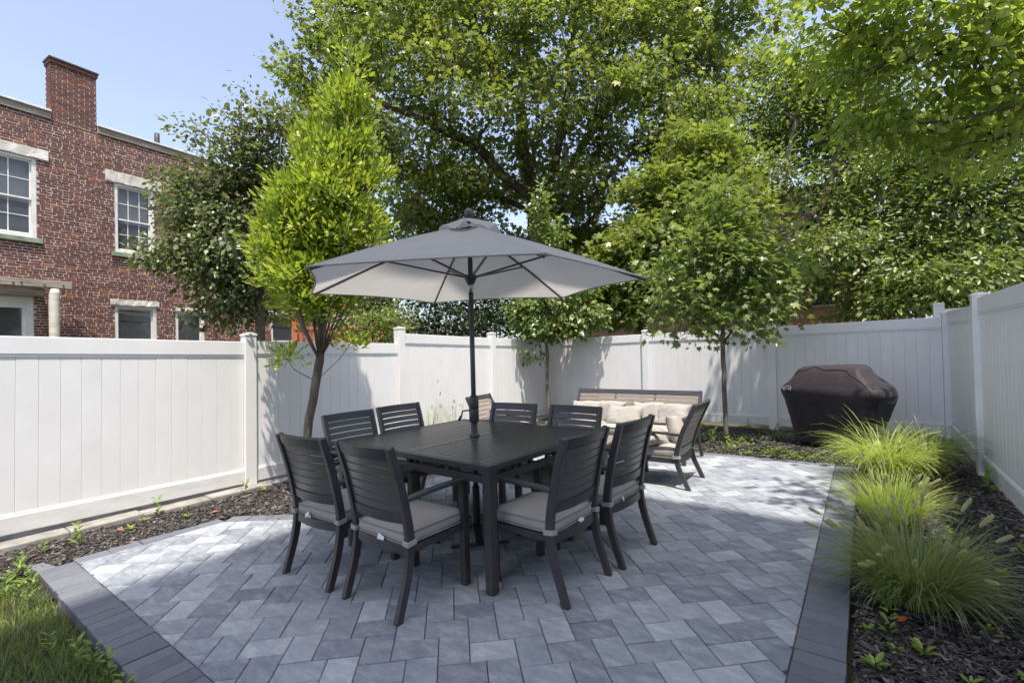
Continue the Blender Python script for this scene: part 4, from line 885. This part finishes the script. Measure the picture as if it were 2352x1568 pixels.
OVR['limbs'] += [[(3.25, 8.9, 2.5), (3.0, 7.6, 4.6), (2.3, 6.3, 5.8), (1.5, 4.8, 6.4)], [(3.0, 7.6, 4.6), (2.2, 7.2, 5.6), (1.2, 5.9, 6.5)]]
OVR['blobs'] += [(1.3, 4.0, 6.2, .40, .25), (1.1, 5.6, 6.6, .40, .25), (2.2, 6.3, 6.0, .55, .35)]
# ------------------------------------------------------------------ vegetation helpers
OVAL = (np.array([(0, 0, 0), (.30, .20, .05), (.72, .17, .05), (1, 0, -.03), (.72, -.17, .05), (.30, -.20, .05)]), [(0, 1, 2, 3), (0, 3, 4, 5)])
BROAD = (np.array([(0, 0, 0), (.22, .32, .04), (.62, .27, .05), (1, 0, -.06), (.62, -.27, .05), (.22, -.32, .04)]), [(0, 1, 2, 3), (0, 3, 4, 5)])
def _maple():
    v = [(.18, 0, 0)]; tips = [(-75, .52), (-38, .80), (0, 1.0), (38, .80), (75, .52)]; no = [(-115, .26), (-57, .40), (-18, .50), (18, .50), (57, .40), (115, .26)]
    for a, r in no: v.append((.18 + r * math.cos(R(a)), r * math.sin(R(a)), .02))
    for a, r in tips: v.append((.18 + r * math.cos(R(a)), r * math.sin(R(a)), -.07))
    return np.array(v) * .85, [(0, 1 + i, 7 + i, 2 + i) for i in range(5)]
MAPLE = _maple()
def unit(a): return a / (np.linalg.norm(a, axis=-1, keepdims=True) + 1e-9)
def leaves_mesh(name, P, D, N, S, shape, mat):
    tv, tf = shape; D = unit(D); N = unit(N - D * np.sum(N * D, -1, keepdims=True)); B = np.cross(N, D)
    V = P[:, None] + S[:, None, None] * (tv[None, :, 0:1] * D[:, None] + tv[None, :, 1:2] * B[:, None] + tv[None, :, 2:3] * N[:, None])
    return grid_mesh(name, V, len(tv), tf, mat)
def sample_blobs(blobs, n, shell):
    b = np.array(blobs); w = b[:, 3] ** 1.6 * b[:, 4] ** .8; k = rng.choice(len(b), n, p=w / w.sum())
    d = unit(rng.normal(size=(n, 3))); r = rng.random(n) ** shell
    return b[k, :3] + d * r[:, None] * np.stack([b[k, 3], b[k, 3], b[k, 4]], 1), d
def grow(limbs, pts, trunk_r, tip_r, bf=.3, step=.5):
    nodes = []; par = []
    def find(p):
        a = np.array(nodes); return int(np.argmin(((a - p) ** 2).sum(1)))
    for li, l in enumerate(limbs):
        l = [np.array(p, float) for p in l]; prev = None if li == 0 else find(l[0])
        if li == 0: nodes.append(l[0]); par.append(-1); prev = 0
        for a, b in zip(l, l[1:]):
            m = max(1, int(np.linalg.norm(b - a) / step))
            for k in range(1, m + 1):
                q = a + (b - a) * k / m + (rng.normal(0, step * .06, 3) if k < m else 0); nodes.append(q); par.append(prev); prev = len(nodes) - 1
    plen = [0.0] * len(nodes)
    for i in range(1, len(nodes)): plen[i] = plen[par[i]] + np.linalg.norm(nodes[i] - nodes[par[i]])
    A = np.array(pts); N0 = np.array(nodes); pl = np.array(plen)
    D = np.linalg.norm(A[:, None] - N0[None], axis=2) + bf * pl[None]; best = D.min(1); bi = D.argmin(1); done = np.zeros(len(A), bool); attr = np.zeros(len(A), int)
    for _ in range(len(A)):
        i = int(np.argmin(np.where(done, 1e9, best))); done[i] = True; p0 = nodes[bi[i]]; p1 = A[i]; L = np.linalg.norm(p1 - p0); prev = int(bi[i]); m = max(1, int(L / step))
        up = np.array([0, 0, .10 * L]) + rng.normal(0, .05 * L, 3)
        new = []
        for k in range(1, m + 1):
            t = k / m; q = p0 + (p1 - p0) * t + up * math.sin(math.pi * t) * (1 if m > 1 else 0); nodes.append(q); par.append(prev); plen.append(plen[prev] + np.linalg.norm(q - nodes[prev])); prev = len(nodes) - 1; new.append(prev)
        attr[i] = prev
        Q = np.array([nodes[j] for j in new]); Dn = np.linalg.norm(A[:, None] - Q[None], axis=2) + bf * np.array([plen[j] for j in new])[None]
        bm_ = Dn.min(1); k_ = Dn.argmin(1); up_ = bm_ < best; best = np.where(up_, bm_, best); bi = np.where(up_, np.array(new)[k_], bi)
    n = len(nodes); cnt = np.zeros(n); ch = [[] for _ in range(n)]
    for i in range(n - 1, 0, -1):
        pass
    for i in range(1, n): ch[par[i]].append(i)
    order = sorted(range(n), key=lambda i: -plen[i])
    for i in order:
        if not ch[i]: cnt[i] = 1
        if par[i] >= 0: cnt[par[i]] += max(cnt[i], 1)
    cnt = np.maximum(cnt, 1); ex = math.log(trunk_r / tip_r) / math.log(max(2, cnt[0])); rad = tip_r * cnt ** ex
    return nodes, par, ch, rad
def wood_mesh(name, nodes, ch, rad, mat, base):
    mb = MB(); stack = [(None, 0)]
    b = np.array(base)
    while stack:
        pa, i = stack.pop(); chain = ([pa] if pa is not None else []) + [i]; rr = ([min(rad[pa], rad[i] * 1.15)] if pa is not None else []) + [rad[i]]
        while ch[chain[-1]]:
            c = sorted(ch[chain[-1]], key=lambda j: -rad[j])
            for j in c[1:]: stack.append((chain[-1], j))
            chain.append(c[0]); rr.append(rad[c[0]])
        if len(chain) > 1:
            big = max(rr); mb.tube([nodes[j] - b for j in chain], [float(r) for r in rr], 9 if big > .05 else (6 if big > .015 else 4))
    return mb.build(name, mat, smooth=True)
def make_tree(name, label, limbs, blobs, n_attr, trunk_r, tip_r, leaf, bark, shape, size, per, cr, shell=.35, up=.7, asc=0, droop=.2, bf=.3, step=.5, extra=0, flare=True, group=None):
    limbs = [list(map(tuple, l)) for l in limbs]; base = limbs[0][0]; g = (base[0], base[1], -.05)
    if base[2] > .01: limbs[0] = [g] + limbs[0]
    pts, _ = sample_blobs(blobs, n_attr, shell)
    nodes, par, ch, rad = grow(limbs, pts, trunk_r, tip_r, bf, step)
    if flare: rad[0] *= 1.25
    root = tag(empty(name, (base[0], base[1], 0)), label, 'tree', group); b = np.array([base[0], base[1], 0.])
    wd = wood_mesh('trunk', nodes, ch, rad, bark, b); wd.parent = root
    if extra: pts = np.concatenate([pts, sample_blobs(blobs, extra, shell)[0]])
    n = len(pts) * per; cen = np.repeat(pts, per, 0); off = np.clip(rng.normal(size=(n, 3)), -1.7, 1.7) * np.array([cr, cr, cr * .62])
    P = cen + off; cc = np.array(blobs)[:, :3].mean(0); out = unit(P - cc)
    D = unit(off) * .8 + out * .35 + np.array([0, 0, asc - droop]) + rng.normal(0, .35, (n, 3))
    N = np.array([0, 0, up]) + out * .35 + rng.normal(0, .5, (n, 3)); S = size * np.clip(rng.lognormal(-.04, .32, n), .4, 1.8)
    me = leaves_mesh('crown', P - b, D, N, S, shape, leaf); o = put('crown', me, root); tag(o, kind='stuff'); return root

# ------------------------------------------------------------------ trees
make_tree('maple_tree', 'huge spreading maple with dark forked limbs behind the back fence', MAP['limbs'], MAP['blobs'], 640, .46, .020, M['leaf_maple'], M['bark'], MAPLE, .165, 120, .38, .27, extra=150, step=.6)
make_tree('pear_tree', 'dull dark leafy tree in front of the brick building wall', DRK['limbs'], DRK['blobs'], 330, .075, .005, M['leaf_dark'], M['bark'], BROAD, .075, 40, .17, .40, droop=.5, extra=220, step=.3)
make_tree('locust_tree', 'leaning limbed tree in front of the tan house', FAR['limbs'], FAR['blobs'], 300, .2, .01, M['leaf_far'], M['bark'], OVAL, .15, 80, .34, .3, droop=.35, extra=120, step=.5)
make_tree('locust_tree', 'shady tree with a thick straight trunk behind the corner of the white fences', RDK['limbs'], RDK['blobs'], 300, .17, .01, M['leaf_far'], M['bark'], OVAL, .13, 75, .30, .35, droop=.35, extra=120, step=.5)
make_tree('linden_tree', 'broad leaved tree overhanging the shaded fence with long thin boughs', OVR['limbs'], OVR['blobs'], 340, .16, .006, M['leaf_over'], M['bark'], BROAD, .10, 26, .20, .5, droop=.3, extra=70, step=.35)
make_tree('maple_tree', 'slender trunked maple filling the gap between the big maple and the sapling', MID['limbs'], MID['blobs'], 260, .07, .007, M['leaf_maple'], M['bark'], MAPLE, .15, 42, .26, .35, extra=160, step=.4)
make_tree('young_maple', 'slim staked maple sapling beside the covered grill', [[(-1.74, 7.74, -.03), (-1.735, 7.74, .8), (-1.725, 7.745, 1.5), (-1.70, 7.75, 2.3), (-1.64, 7.75, 3.2), (-1.62, 7.75, 3.8)], [(-1.725, 7.745, 1.55), (-2.0, 7.55, 1.85), (-2.4, 7.3, 2.2)], [(-1.72, 7.745, 1.6), (-1.4, 8.0, 1.9), (-.95, 8.25, 2.3)], [(-1.70, 7.75, 2.0), (-1.9, 7.4, 2.6), (-2.1, 7.3, 3.0)], [(-1.70, 7.75, 2.2), (-1.3, 7.9, 2.8), (-1.05, 8.1, 3.1)]],
    [(-2.2, 7.35, 2.2, .42, .34), (-1.25, 8.05, 2.15, .45, .36), (-1.72, 7.6, 2.0, .45, .34), (-1.7, 7.75, 2.7, .62, .45), (-1.95, 7.55, 2.75, .5, .4), (-1.3, 8.0, 2.75, .5, .42), (-1.62, 7.75, 3.25, .45, .4), (-1.62, 7.75, 3.7, .25, .28), (-1.45, 7.95, 1.66, .22, .10), (-1.98, 7.55, 1.62, .16, .1), (-.85, 8.3, 2.5, .25, .25), (-2.5, 7.15, 2.5, .2, .22), (-2.3, 7.25, 1.85, .25, .15), (-1.05, 8.2, 1.85, .3, .15), (-1.0, 8.1, 3.2, .2, .2), (-2.15, 7.4, 3.2, .18, .2), (-1.5, 7.85, 3.95, .1, .2)], 230, .038, .004, M['leaf_sapling'], M['bark_pale'], MAPLE, .098, 20, .19, .45, droop=.25, extra=60, step=.2, flare=False)
make_tree('pear_sapling', 'slim pear sapling in the fence corner with a pointed pale top', [[(-5.41, 8.55, -.03), (-5.41, 8.55, .8), (-5.40, 8.56, 1.6), (-5.38, 8.57, 2.6), (-5.37, 8.52, 3.8), (-5.37, 8.50, 5.0)], [(-5.40, 8.56, 1.7), (-5.7, 8.3, 2.1), (-5.95, 8.15, 2.5)], [(-5.40, 8.56, 1.75), (-5.0, 8.85, 2.1), (-4.6, 9.1, 2.4)], [(-5.38, 8.57, 2.3), (-5.2, 8.8, 3.0), (-5.1, 8.8, 3.6)], [(-5.4, 8.56, 1.25), (-5.6, 8.4, 1.35)]],
    [(-5.4, 8.5, 1.95, .42, .28), (-5.75, 8.3, 2.15, .32, .30), (-5.0, 8.8, 2.05, .40, .30), (-4.6, 9.05, 2.2, .38, .28), (-5.35, 8.6, 2.6, .45, .4), (-5.8, 8.25, 2.6, .26, .3), (-4.75, 8.95, 2.7, .3, .25), (-5.37, 8.55, 3.3, .40, .4), (-5.30, 8.6, 3.9, .33, .4), (-5.40, 8.5, 4.5, .22, .35), (-5.37, 8.5, 5.0, .10, .22), (-5.62, 8.38, 1.36, .10, .05)], 170, .036, .004, M['leaf_pear'], M['bark_pale'], BROAD, .085, 24, .12, .45, droop=.45, extra=110, step=.2, flare=False)
hst = [[(-5.45, 3.12, -.03), (-5.43, 3.13, .35), (-5.38, 3.15, .75), (-5.29, 3.20, 1.2), (-5.25, 3.23, 1.45), (-5.18, 3.27, 2.1), (-5.05, 3.33, 3.2), (-4.9, 3.40, 4.2), (-4.8, 3.435, 5.1)]]
for k in range(15):
    a = k * 2.4; rr = .30 + .5 * (k % 5) / 4; z1 = 3.0 + (k * 7 % 15) / 15 * 1.5
    hst.append([(-5.26, 3.22, 1.38 + .012 * k), (-5.24 + .35 * rr * math.cos(a), 3.23 + .35 * rr * math.sin(a), 1.85), (-5.20 + .85 * rr * math.cos(a), 3.25 + .85 * rr * math.sin(a), 2.5), (-5.10 + rr * math.cos(a), 3.30 + rr * math.sin(a), z1)])
hst.append([(-5.30, 3.19, 1.15), (-5.50, 3.05, 1.35), (-5.62, 2.97, 1.55)]); hst.append([(-5.27, 3.21, 1.2), (-5.05, 3.36, 1.45), (-4.85, 3.5, 1.75)])
HBK = lambda p: (lambda k: (p[0] * k, p[1] * k, 1.45 + (p[2] - 1.45) * k) + tuple(p[3:]))(.965 if p[0] > -5.38 or p[2] < 1.5 else .91)
hst = [[HBK(p) for p in l] for l in hst]
make_tree('hornbeam_tree', 'bright lime green columnar hornbeam with many upright stems', hst,
    [HBK(p) for p in [(-5.28, 3.19, 2.10, .36, .22), (-5.42, 3.08, 2.45, .36, .35), (-5.05, 3.36, 2.4, .36, .35), (-5.25, 3.2, 2.85, .60, .45), (-5.66, 2.90, 2.85, .22, .28), (-4.78, 3.52, 2.95, .28, .36), (-5.12, 3.27, 3.25, .56, .42), (-5.02, 3.33, 3.65, .46, .42), (-4.94, 3.39, 4.1, .34, .42), (-4.86, 3.42, 4.55, .24, .38), (-4.81, 3.435, 5.05, .10, .33), (-5.25, 3.16, 3.85, .17, .40), (-4.66, 3.6, 3.8, .18, .40), (-5.5, 3.02, 3.3, .18, .35), (-5.58, 3.0, 1.52, .12, .06), (-4.92, 3.46, 1.68, .12, .08)]],
    430, .050, .0035, M['leaf_hornbeam'], M['bark_pale'], OVAL, .064, 40, .085, .42, up=.4, asc=.75, droop=0, bf=.12, extra=260, step=.22, flare=False)
def shrub(name, label, blobs, n, leaf, shape, size, per, cr, cat='shrub', base=None, group=None):
    b0 = np.array(blobs); base = base or (b0[:, 0].mean(), b0[:, 1].mean()); limbs = [[(base[0], base[1], -.05), (base[0], base[1], .6), (base[0] + .1, base[1], 1.2)]]
    r = make_tree(name, label, limbs, blobs, n, .05, .006, leaf, M['bark'], shape, size, per, cr, .4, step=.4, extra=n // 2, group=group); r['category'] = cat; return r
shrub('evergreen_hedge', 'dark evergreen hedge behind the side fence under the umbrella edge', [(-9.35, 8.0, 2.2, .7, .6), (-8.6, 8.5, 2.4, .75, .7), (-7.9, 9.05, 2.45, .75, .7), (-9.0, 8.3, 1.3, .8, .7), (-8.1, 9.0, 1.3, .8, .8), (-9.1, 8.4, 3.1, .6, .5), (-8.2, 9.0, 3.3, .7, .6), (-7.2, 9.6, 2.5, .7, .7), (-6.9, 9.9, 3.2, .6, .5), (-9.9, 7.6, 2.9, .6, .6), (-7.6, 9.4, 3.9, .6, .5), (-9.2, 8.2, 3.9, .6, .5)], 330, M['leaf_hedge'], OVAL, .10, 46, .22)
shrub('leafy_shrub', 'yellow green shrub beside the orange deck railing', [(-8.05, 5.95, 2.1, .3, .3), (-7.7, 6.35, 2.25, .35, .4), (-7.9, 6.2, 1.4, .4, .5)], 70, M['leaf_pear'], OVAL, .085, 26, .15)
shrub('leafy_shrub', 'loose green shrub behind the fence corner by the pear sapling', [(-6.7, 9.9, 2.3, .5, .45), (-5.9, 10.5, 2.2, .55, .5), (-6.6, 10.2, 1.3, .7, .7), (-5.0, 11.2, 2.6, .5, .5)], 90, M['leaf_far'], BROAD, .10, 30, .2)

# ------------------------------------------------------------------ ornamental grasses
def blades(n, r0, Lm, spread, wid, th0=.05, th1=1.9, seg=6, seed=1, asym=(0, 0)):
    g = np.random.default_rng(seed); az = g.random(n) * 2 * math.pi; rr = r0 * np.sqrt(g.random(n)); base = np.stack([rr * np.cos(az), rr * np.sin(az), np.zeros(n)], 1)
    az2 = az + g.normal(0, .5, n); d = np.stack([np.cos(az2) + asym[0], np.sin(az2) + asym[1], np.zeros(n)], 1); d = unit(d)
    L = Lm * np.clip(g.normal(1, .22, n), .4, 1.5); k = g.random(n) ** (.7 if th1 < 2.2 else .3); a0 = th0 + spread * .35 * k + g.normal(0, .06, n); a1 = a0 + (th1 - th0) * (.25 + .75 * k) * g.uniform(.7, 1.15, n)
    P = [base]; p = base.copy()
    for s in range(seg):
        t = (s + .5) / seg; th = a0 + (a1 - a0) * t ** 1.4; p = p + (L / seg)[:, None] * (d * np.sin(th)[:, None] + np.array([0, 0, 1]) * np.cos(th)[:, None]); P.append(p.copy())
    side = np.stack([-d[:, 1], d[:, 0], np.zeros(n)], 1); side = unit(side + g.normal(0, .35, (n, 3)))
    V = []
    for s in range(seg + 1):
        w = wid * (1 - (s / seg) ** 2 * .93) * (.6 + .4 * min(1, s / 1.5)); V += [P[s] - side * w / 2, P[s] + side * w / 2]
    V = np.stack(V, 1); V[:, :, 2] = np.maximum(V[:, :, 2], .004)
    return V, [(2 * s, 2 * s + 1, 2 * s + 3, 2 * s + 2) for s in range(seg)], P[-1], P[-1] - P[-2]
plumes = []
for s in range(3):
    g = np.random.default_rng(40 + s); n = 420; t = g.random(n); a = g.random(n) * 6.283; r = .010 * np.sin(np.pi * np.clip(t * .92 + .06, 0, 1)) ** .6
    d = np.stack([np.cos(a), np.sin(a), np.full(n, .9)], 1); d = unit(d); p = np.stack([np.cos(a) * r * .3, np.sin(a) * r * .3, t * .095], 1); tip = p + d * (r[:, None] * 1.3 + .007)
    sd = unit(np.cross(d, g.normal(size=(n, 3)))) * .0018; V = np.stack([p - sd, p + sd, tip], 1)
    me = grid_mesh('seed_head', V, 3, [(0, 1, 2)], M['plume']); plumes.append(me)
def grass_clump(label, loc, n, r0, L, spread, wid, mat, seed, heads=0, th1=1.9, asym=(0, 0)):
    root = tag(empty('ornamental_grass', (*loc, 0)), label, 'grass clump', 'ornamental grasses in the mulch bed')
    V, f, _, _ = blades(n, r0, L, spread, wid, th1=th1, seed=seed, asym=asym); tag(put('blades', grid_mesh('blades', V, V.shape[1], f, mat), root), kind='stuff')
    if heads:
        V, f, tip, dr = blades(heads, r0 * .8, L * 1.02, spread * .75, .0028, th1=1.05, seed=seed + 5, asym=asym); tag(put('stalks', grid_mesh('stalks', V, V.shape[1], f, mat), root), kind='stuff')
        for i in range(heads):
            o = put('seed_head', plumes[i % 3], root); o.location = tip[i]; o.rotation_euler = Vector(dr[i]).to_track_quat('Z', 'Y').to_euler(); k = random.uniform(.6, 1.0); o.scale = (k * .85, k * .85, k)
grass_clump('deep green fountain grass clump with drooping buff seed heads, the widest in the bed', (.17, 3.46), 1800, .15, .44, 1.7, .0056, M['blade_deep'], 3, 56, 1.9, (.05, -.05))
grass_clump('sunlit fountain grass clump with pale upright seed heads between two other clumps', (.12, 4.75), 1200, .14, .40, 1.3, .0056, M['blade_lime'], 9, 22, 1.6)
grass_clump('tall lime green arching grass clump next to the covered grill', (.13, 6.30), 900, .13, .62, .8, .009, M['blade_lime'], 21, 0, 2.5)
grass_clump('green arching grass clump against the shaded fence behind the lime one', (.48, 6.75), 650, .12, .64, .8, .009, M['blade_deep'], 33, 0, 2.35)
for i, (x, y) in enumerate(((-5.55, 5.3), (-5.6, 5.9))):
    grass_clump('small thin grass tuft with buff tips at the foot of the side fence', (x, y), 60, .08, .75, .5, .005, M['blade_deep'], 60 + i, 7, .9)

# ------------------------------------------------------------------ lawn, mulch chips, weeds
n = 46000; X = rng.uniform(-6.0, -1.6, n); Y = rng.uniform(-.9, .715, n); keep = ~((X < -5.02 + .04 * np.sin(Y * 11)) | ((X < -4.85 + .06 * np.sin(Y * 23)) & (rng.random(n) < .6))); X, Y = X[keep], Y[keep]; n = len(X)
V, f, _, _ = blades(n, 0, .075, .9, .0034, th1=1.2, seg=3, seed=77); V[:, :, 2] += -.068; V[:, :, 0] += X[:, None]; V[:, :, 1] += Y[:, None]; V[:, :, 2] = np.maximum(V[:, :, 2], -.064)
V[:, :, 1] = np.minimum(V[:, :, 1], .726)
tag(put('lawn_grass', grid_mesh('lawn_grass', V, V.shape[1], f, M['blade_lawn'])), 'short green lawn grass beside the raised paver edge', 'grass', kind='stuff')
CUBE = (np.array([(x, y, z) for z in (-.5, .5) for x, y in ((-.5, -.5), (.5, -.5), (.5, .5), (-.5, .5))]), [(3, 2, 1, 0), (4, 5, 6, 7), (0, 1, 5, 4), (1, 2, 6, 5), (2, 3, 7, 6), (3, 0, 4, 7)])
def chips(name, label, zones):
    allV = []
    for x0, y0, x1, y1, dens, sz in zones:
        n = int((x1 - x0) * (y1 - y0) * dens); P = np.stack([rng.uniform(x0, x1, n), rng.uniform(y0, y1, n), rng.uniform(-.028, -.004, n)], 1)
        l = sz * np.clip(rng.lognormal(0, .5, n), .35, 2.6); w = l * rng.uniform(.14, .40, n); h = w * rng.uniform(.25, .6, n)
        a = rng.random(n) * 6.283; ti = rng.normal(0, .22, n); ro = rng.normal(0, .5, n)
        T = np.stack([np.cos(a) * np.cos(ti), np.sin(a) * np.cos(ti), np.sin(ti)], 1); B0 = np.stack([-np.sin(a), np.cos(a), np.zeros(n)], 1); N0 = np.cross(T, B0); B = B0 * np.cos(ro)[:, None] + N0 * np.sin(ro)[:, None]; N1 = np.cross(T, B)
        tv = CUBE[0] * np.array([1, 1, 1]); tp = tv.copy(); tp[:, 1] *= np.where(np.abs(tv[:, 0]) > 0, 1, 1)
        V = P[:, None] + (tv[None, :, 0:1] * l[:, None, None]) * T[:, None] + (tv[None, :, 1:2] * w[:, None, None] * (1 - .45 * (tv[None, :, 0:1] > 0))) * B[:, None] + (tv[None, :, 2:3] * h[:, None, None]) * N1[:, None]
        allV.append(V)
    V = np.concatenate(allV); return tag(put(name, grid_mesh(name, V, 8, CUBE[1], M['chips'])), label, 'mulch', kind='stuff')
chips('bark_mulch', 'shredded dark bark mulch around the ornamental grasses', [(-.10, 2.0, 1.0, 3.6, 9000, .025), (-.10, 3.6, 1.0, 5.6, 5500, .030), (-.10, 5.6, 1.0, 9.3, 3200, .028)])
chips('bark_mulch', 'brown bark mulch between the kerb blocks and the paver edge', [(-5.66, -.6, -5.0, .5, 3500, .030), (-5.1, .2, -4.92, .95, 3500, .028), (-5.66, .45, -4.95, 2.2, 5200, .026), (-5.68, 2.2, -4.4, 4.2, 2600, .034), (-5.68, 4.2, -4.4, 9.2, 500, .05)])
chips('bark_mulch', 'patchy bark mulch between the sofa and the back fence', [(-4.4, 6.87, -.1, 9.28, 2200, .030)])
def weed_mesh(kind, seed):
    g = np.random.default_rng(seed); n = 11 if kind == 0 else 16
    a = g.random(n) * 6.283; hgt = (.012 + .02 * g.random(n)) if kind == 0 else np.linspace(.01, .15, n)
    P = np.stack([.006 * np.cos(a), .006 * np.sin(a), hgt], 1); D = np.stack([np.cos(a), np.sin(a), g.uniform(.1, .9, n)], 1); N = np.stack([-.5 * np.cos(a), -.5 * np.sin(a), np.ones(n)], 1); S = g.uniform(.028, .055, n) * (1 if kind == 0 else 1.2)
    return leaves_mesh('weed', P, D, N, S, OVAL, M['weed'])
wm = [weed_mesh(0, 1), weed_mesh(0, 2), weed_mesh(0, 3), weed_mesh(1, 4), weed_mesh(1, 5)]
WE = [(-5.36, .85, 3), (-5.29, 1.04, 3), (-5.35, 1.41, 0), (-5.53, 1.56, 1), (-5.62, 1.69, 4), (-5.3, 1.83, 1), (-5.62, 2.51, 4), (-5.55, 2.69, 0), (-5.12, .68, 3), (-2.46, 9.1, 0), (-2.02, 9.1, 1), (-1.67, 9.12, 3), (-1.22, 9.1, 4), (-2.37, 8.75, 0), (-1.59, 7.97, 1), (-1.89, 7.63, 3),
      (-.05, 3.01, 0), (.04, 3.02, 3), (-.03, 3.44, 1), (-.02, 2.67, 0), (.06, 2.87, 1), (.56, 5.34, 0), (.43, 4.62, 3), (.72, 5.2, 1), (.9, 6.3, 4), (.24, 3.29, 0), (.43, 3.3, 2), (.16, 2.9, 2), (-1.51, 7.27, 0), (.03, 3.25, 3), (-.8, 7.1, 1), (-1.0, 7.4, 2), (-1.3, 6.98, 0), (-1.55, 7.0, 3), (.3, 2.75, 2), (.5, 2.9, 0), (.62, 4.1, 1), (.8, 4.5, 3)]
for i, (x, y, k) in enumerate(WE):
    o = put('weed', wm[k]); o.location = (x, y, -.02); o.rotation_euler.z = random.random() * 6; s = random.uniform(.7, 1.3) * (1.25 if y > 6 else 1); o.scale = (s, s, s); tag(o, *(('small lime green weed sprouting from the mulch along the kerb blocks', 'weed', 'weeds along the kerb') if x < -3 else ('small lime green weed sprouting between sofa and back fence', 'weed', 'weeds behind the patio') if y > 6.9 else ('small lime green weed sprouting from the mulch around the ornamental grasses', 'weed', 'weeds among the grasses')))
for i, (x, y, k) in enumerate(((-4.55, .60, 4), (-4.75, .66, 3), (-4.35, .62, 4), (-3.30, .64, 4), (-3.18, .68, 3), (-3.02, .70, 4), (-3.55, .58, 3), (-4.9, .5, 4), (-2.75, .69, 3), (-4.82, .60, 4), (-4.68, .55, 3), (-4.98, .66, 4), (-5.03, .55, 3), (-4.62, .68, 4), (-4.78, .45, 3))):
    o = put('weed', wm[k]); o.location = (x, y, -.068); o.rotation_euler.z = random.random() * 6; s = random.uniform(.7, 1.15); o.scale = (s, s, s); tag(o, 'leafy weed growing in the lawn against the raised paver edge', 'weed', 'weeds along the lawn edge')
# low weeds greening the ground behind the patio
n = 5200; X = rng.uniform(-3.4, -.2, n); Y = 6.9 + 2.3 * rng.random(n) ** 1.1; w = np.sin(X * 3.1 + 1) * np.sin(Y * 4.3 + X) + rng.normal(0, .35, n) > .15; X, Y = X[w], Y[w]; n = len(X)
a = rng.random(n) * 6.283; tag(put('ground_cover', leaves_mesh('ground_cover', np.stack([X, Y, rng.uniform(-.02, .02, n)], 1), np.stack([np.cos(a), np.sin(a), rng.uniform(0, .6, n)], 1), np.array([0, 0, 1.]) + rng.normal(0, .3, (n, 3)), rng.uniform(.02, .045, n), BROAD, M['weed'])), 'patchy low green weeds on the ground around the maple sapling', 'weeds', kind='stuff')
for i, (x, y, rz) in enumerate(((-5.42, 1.33, .4), (-5.38, 1.40, 2.1), (.08, 3.15, 1.0), (-5.2, 2.0, .9))):
    mb = MB(); tv = OVAL[0] * .075; mb.add([(p[0], p[1], p[2] + .15 * p[1] ** 2 / .01 * .05) for p in tv], OVAL[1]); mb.add([(p[0], p[1], p[2] + .15 * p[1] ** 2 / .01 * .05 - .001) for p in tv], [f_[::-1] for f_ in OVAL[1]])
    o = mb.build('fallen_leaf', M['redwood']); o.location = (x, y, .004); o.rotation_euler = (.1, -.12, rz); tag(o, 'dry orange brown leaf fallen on the bark mulch', 'leaf', 'fallen leaves')
#TREES#
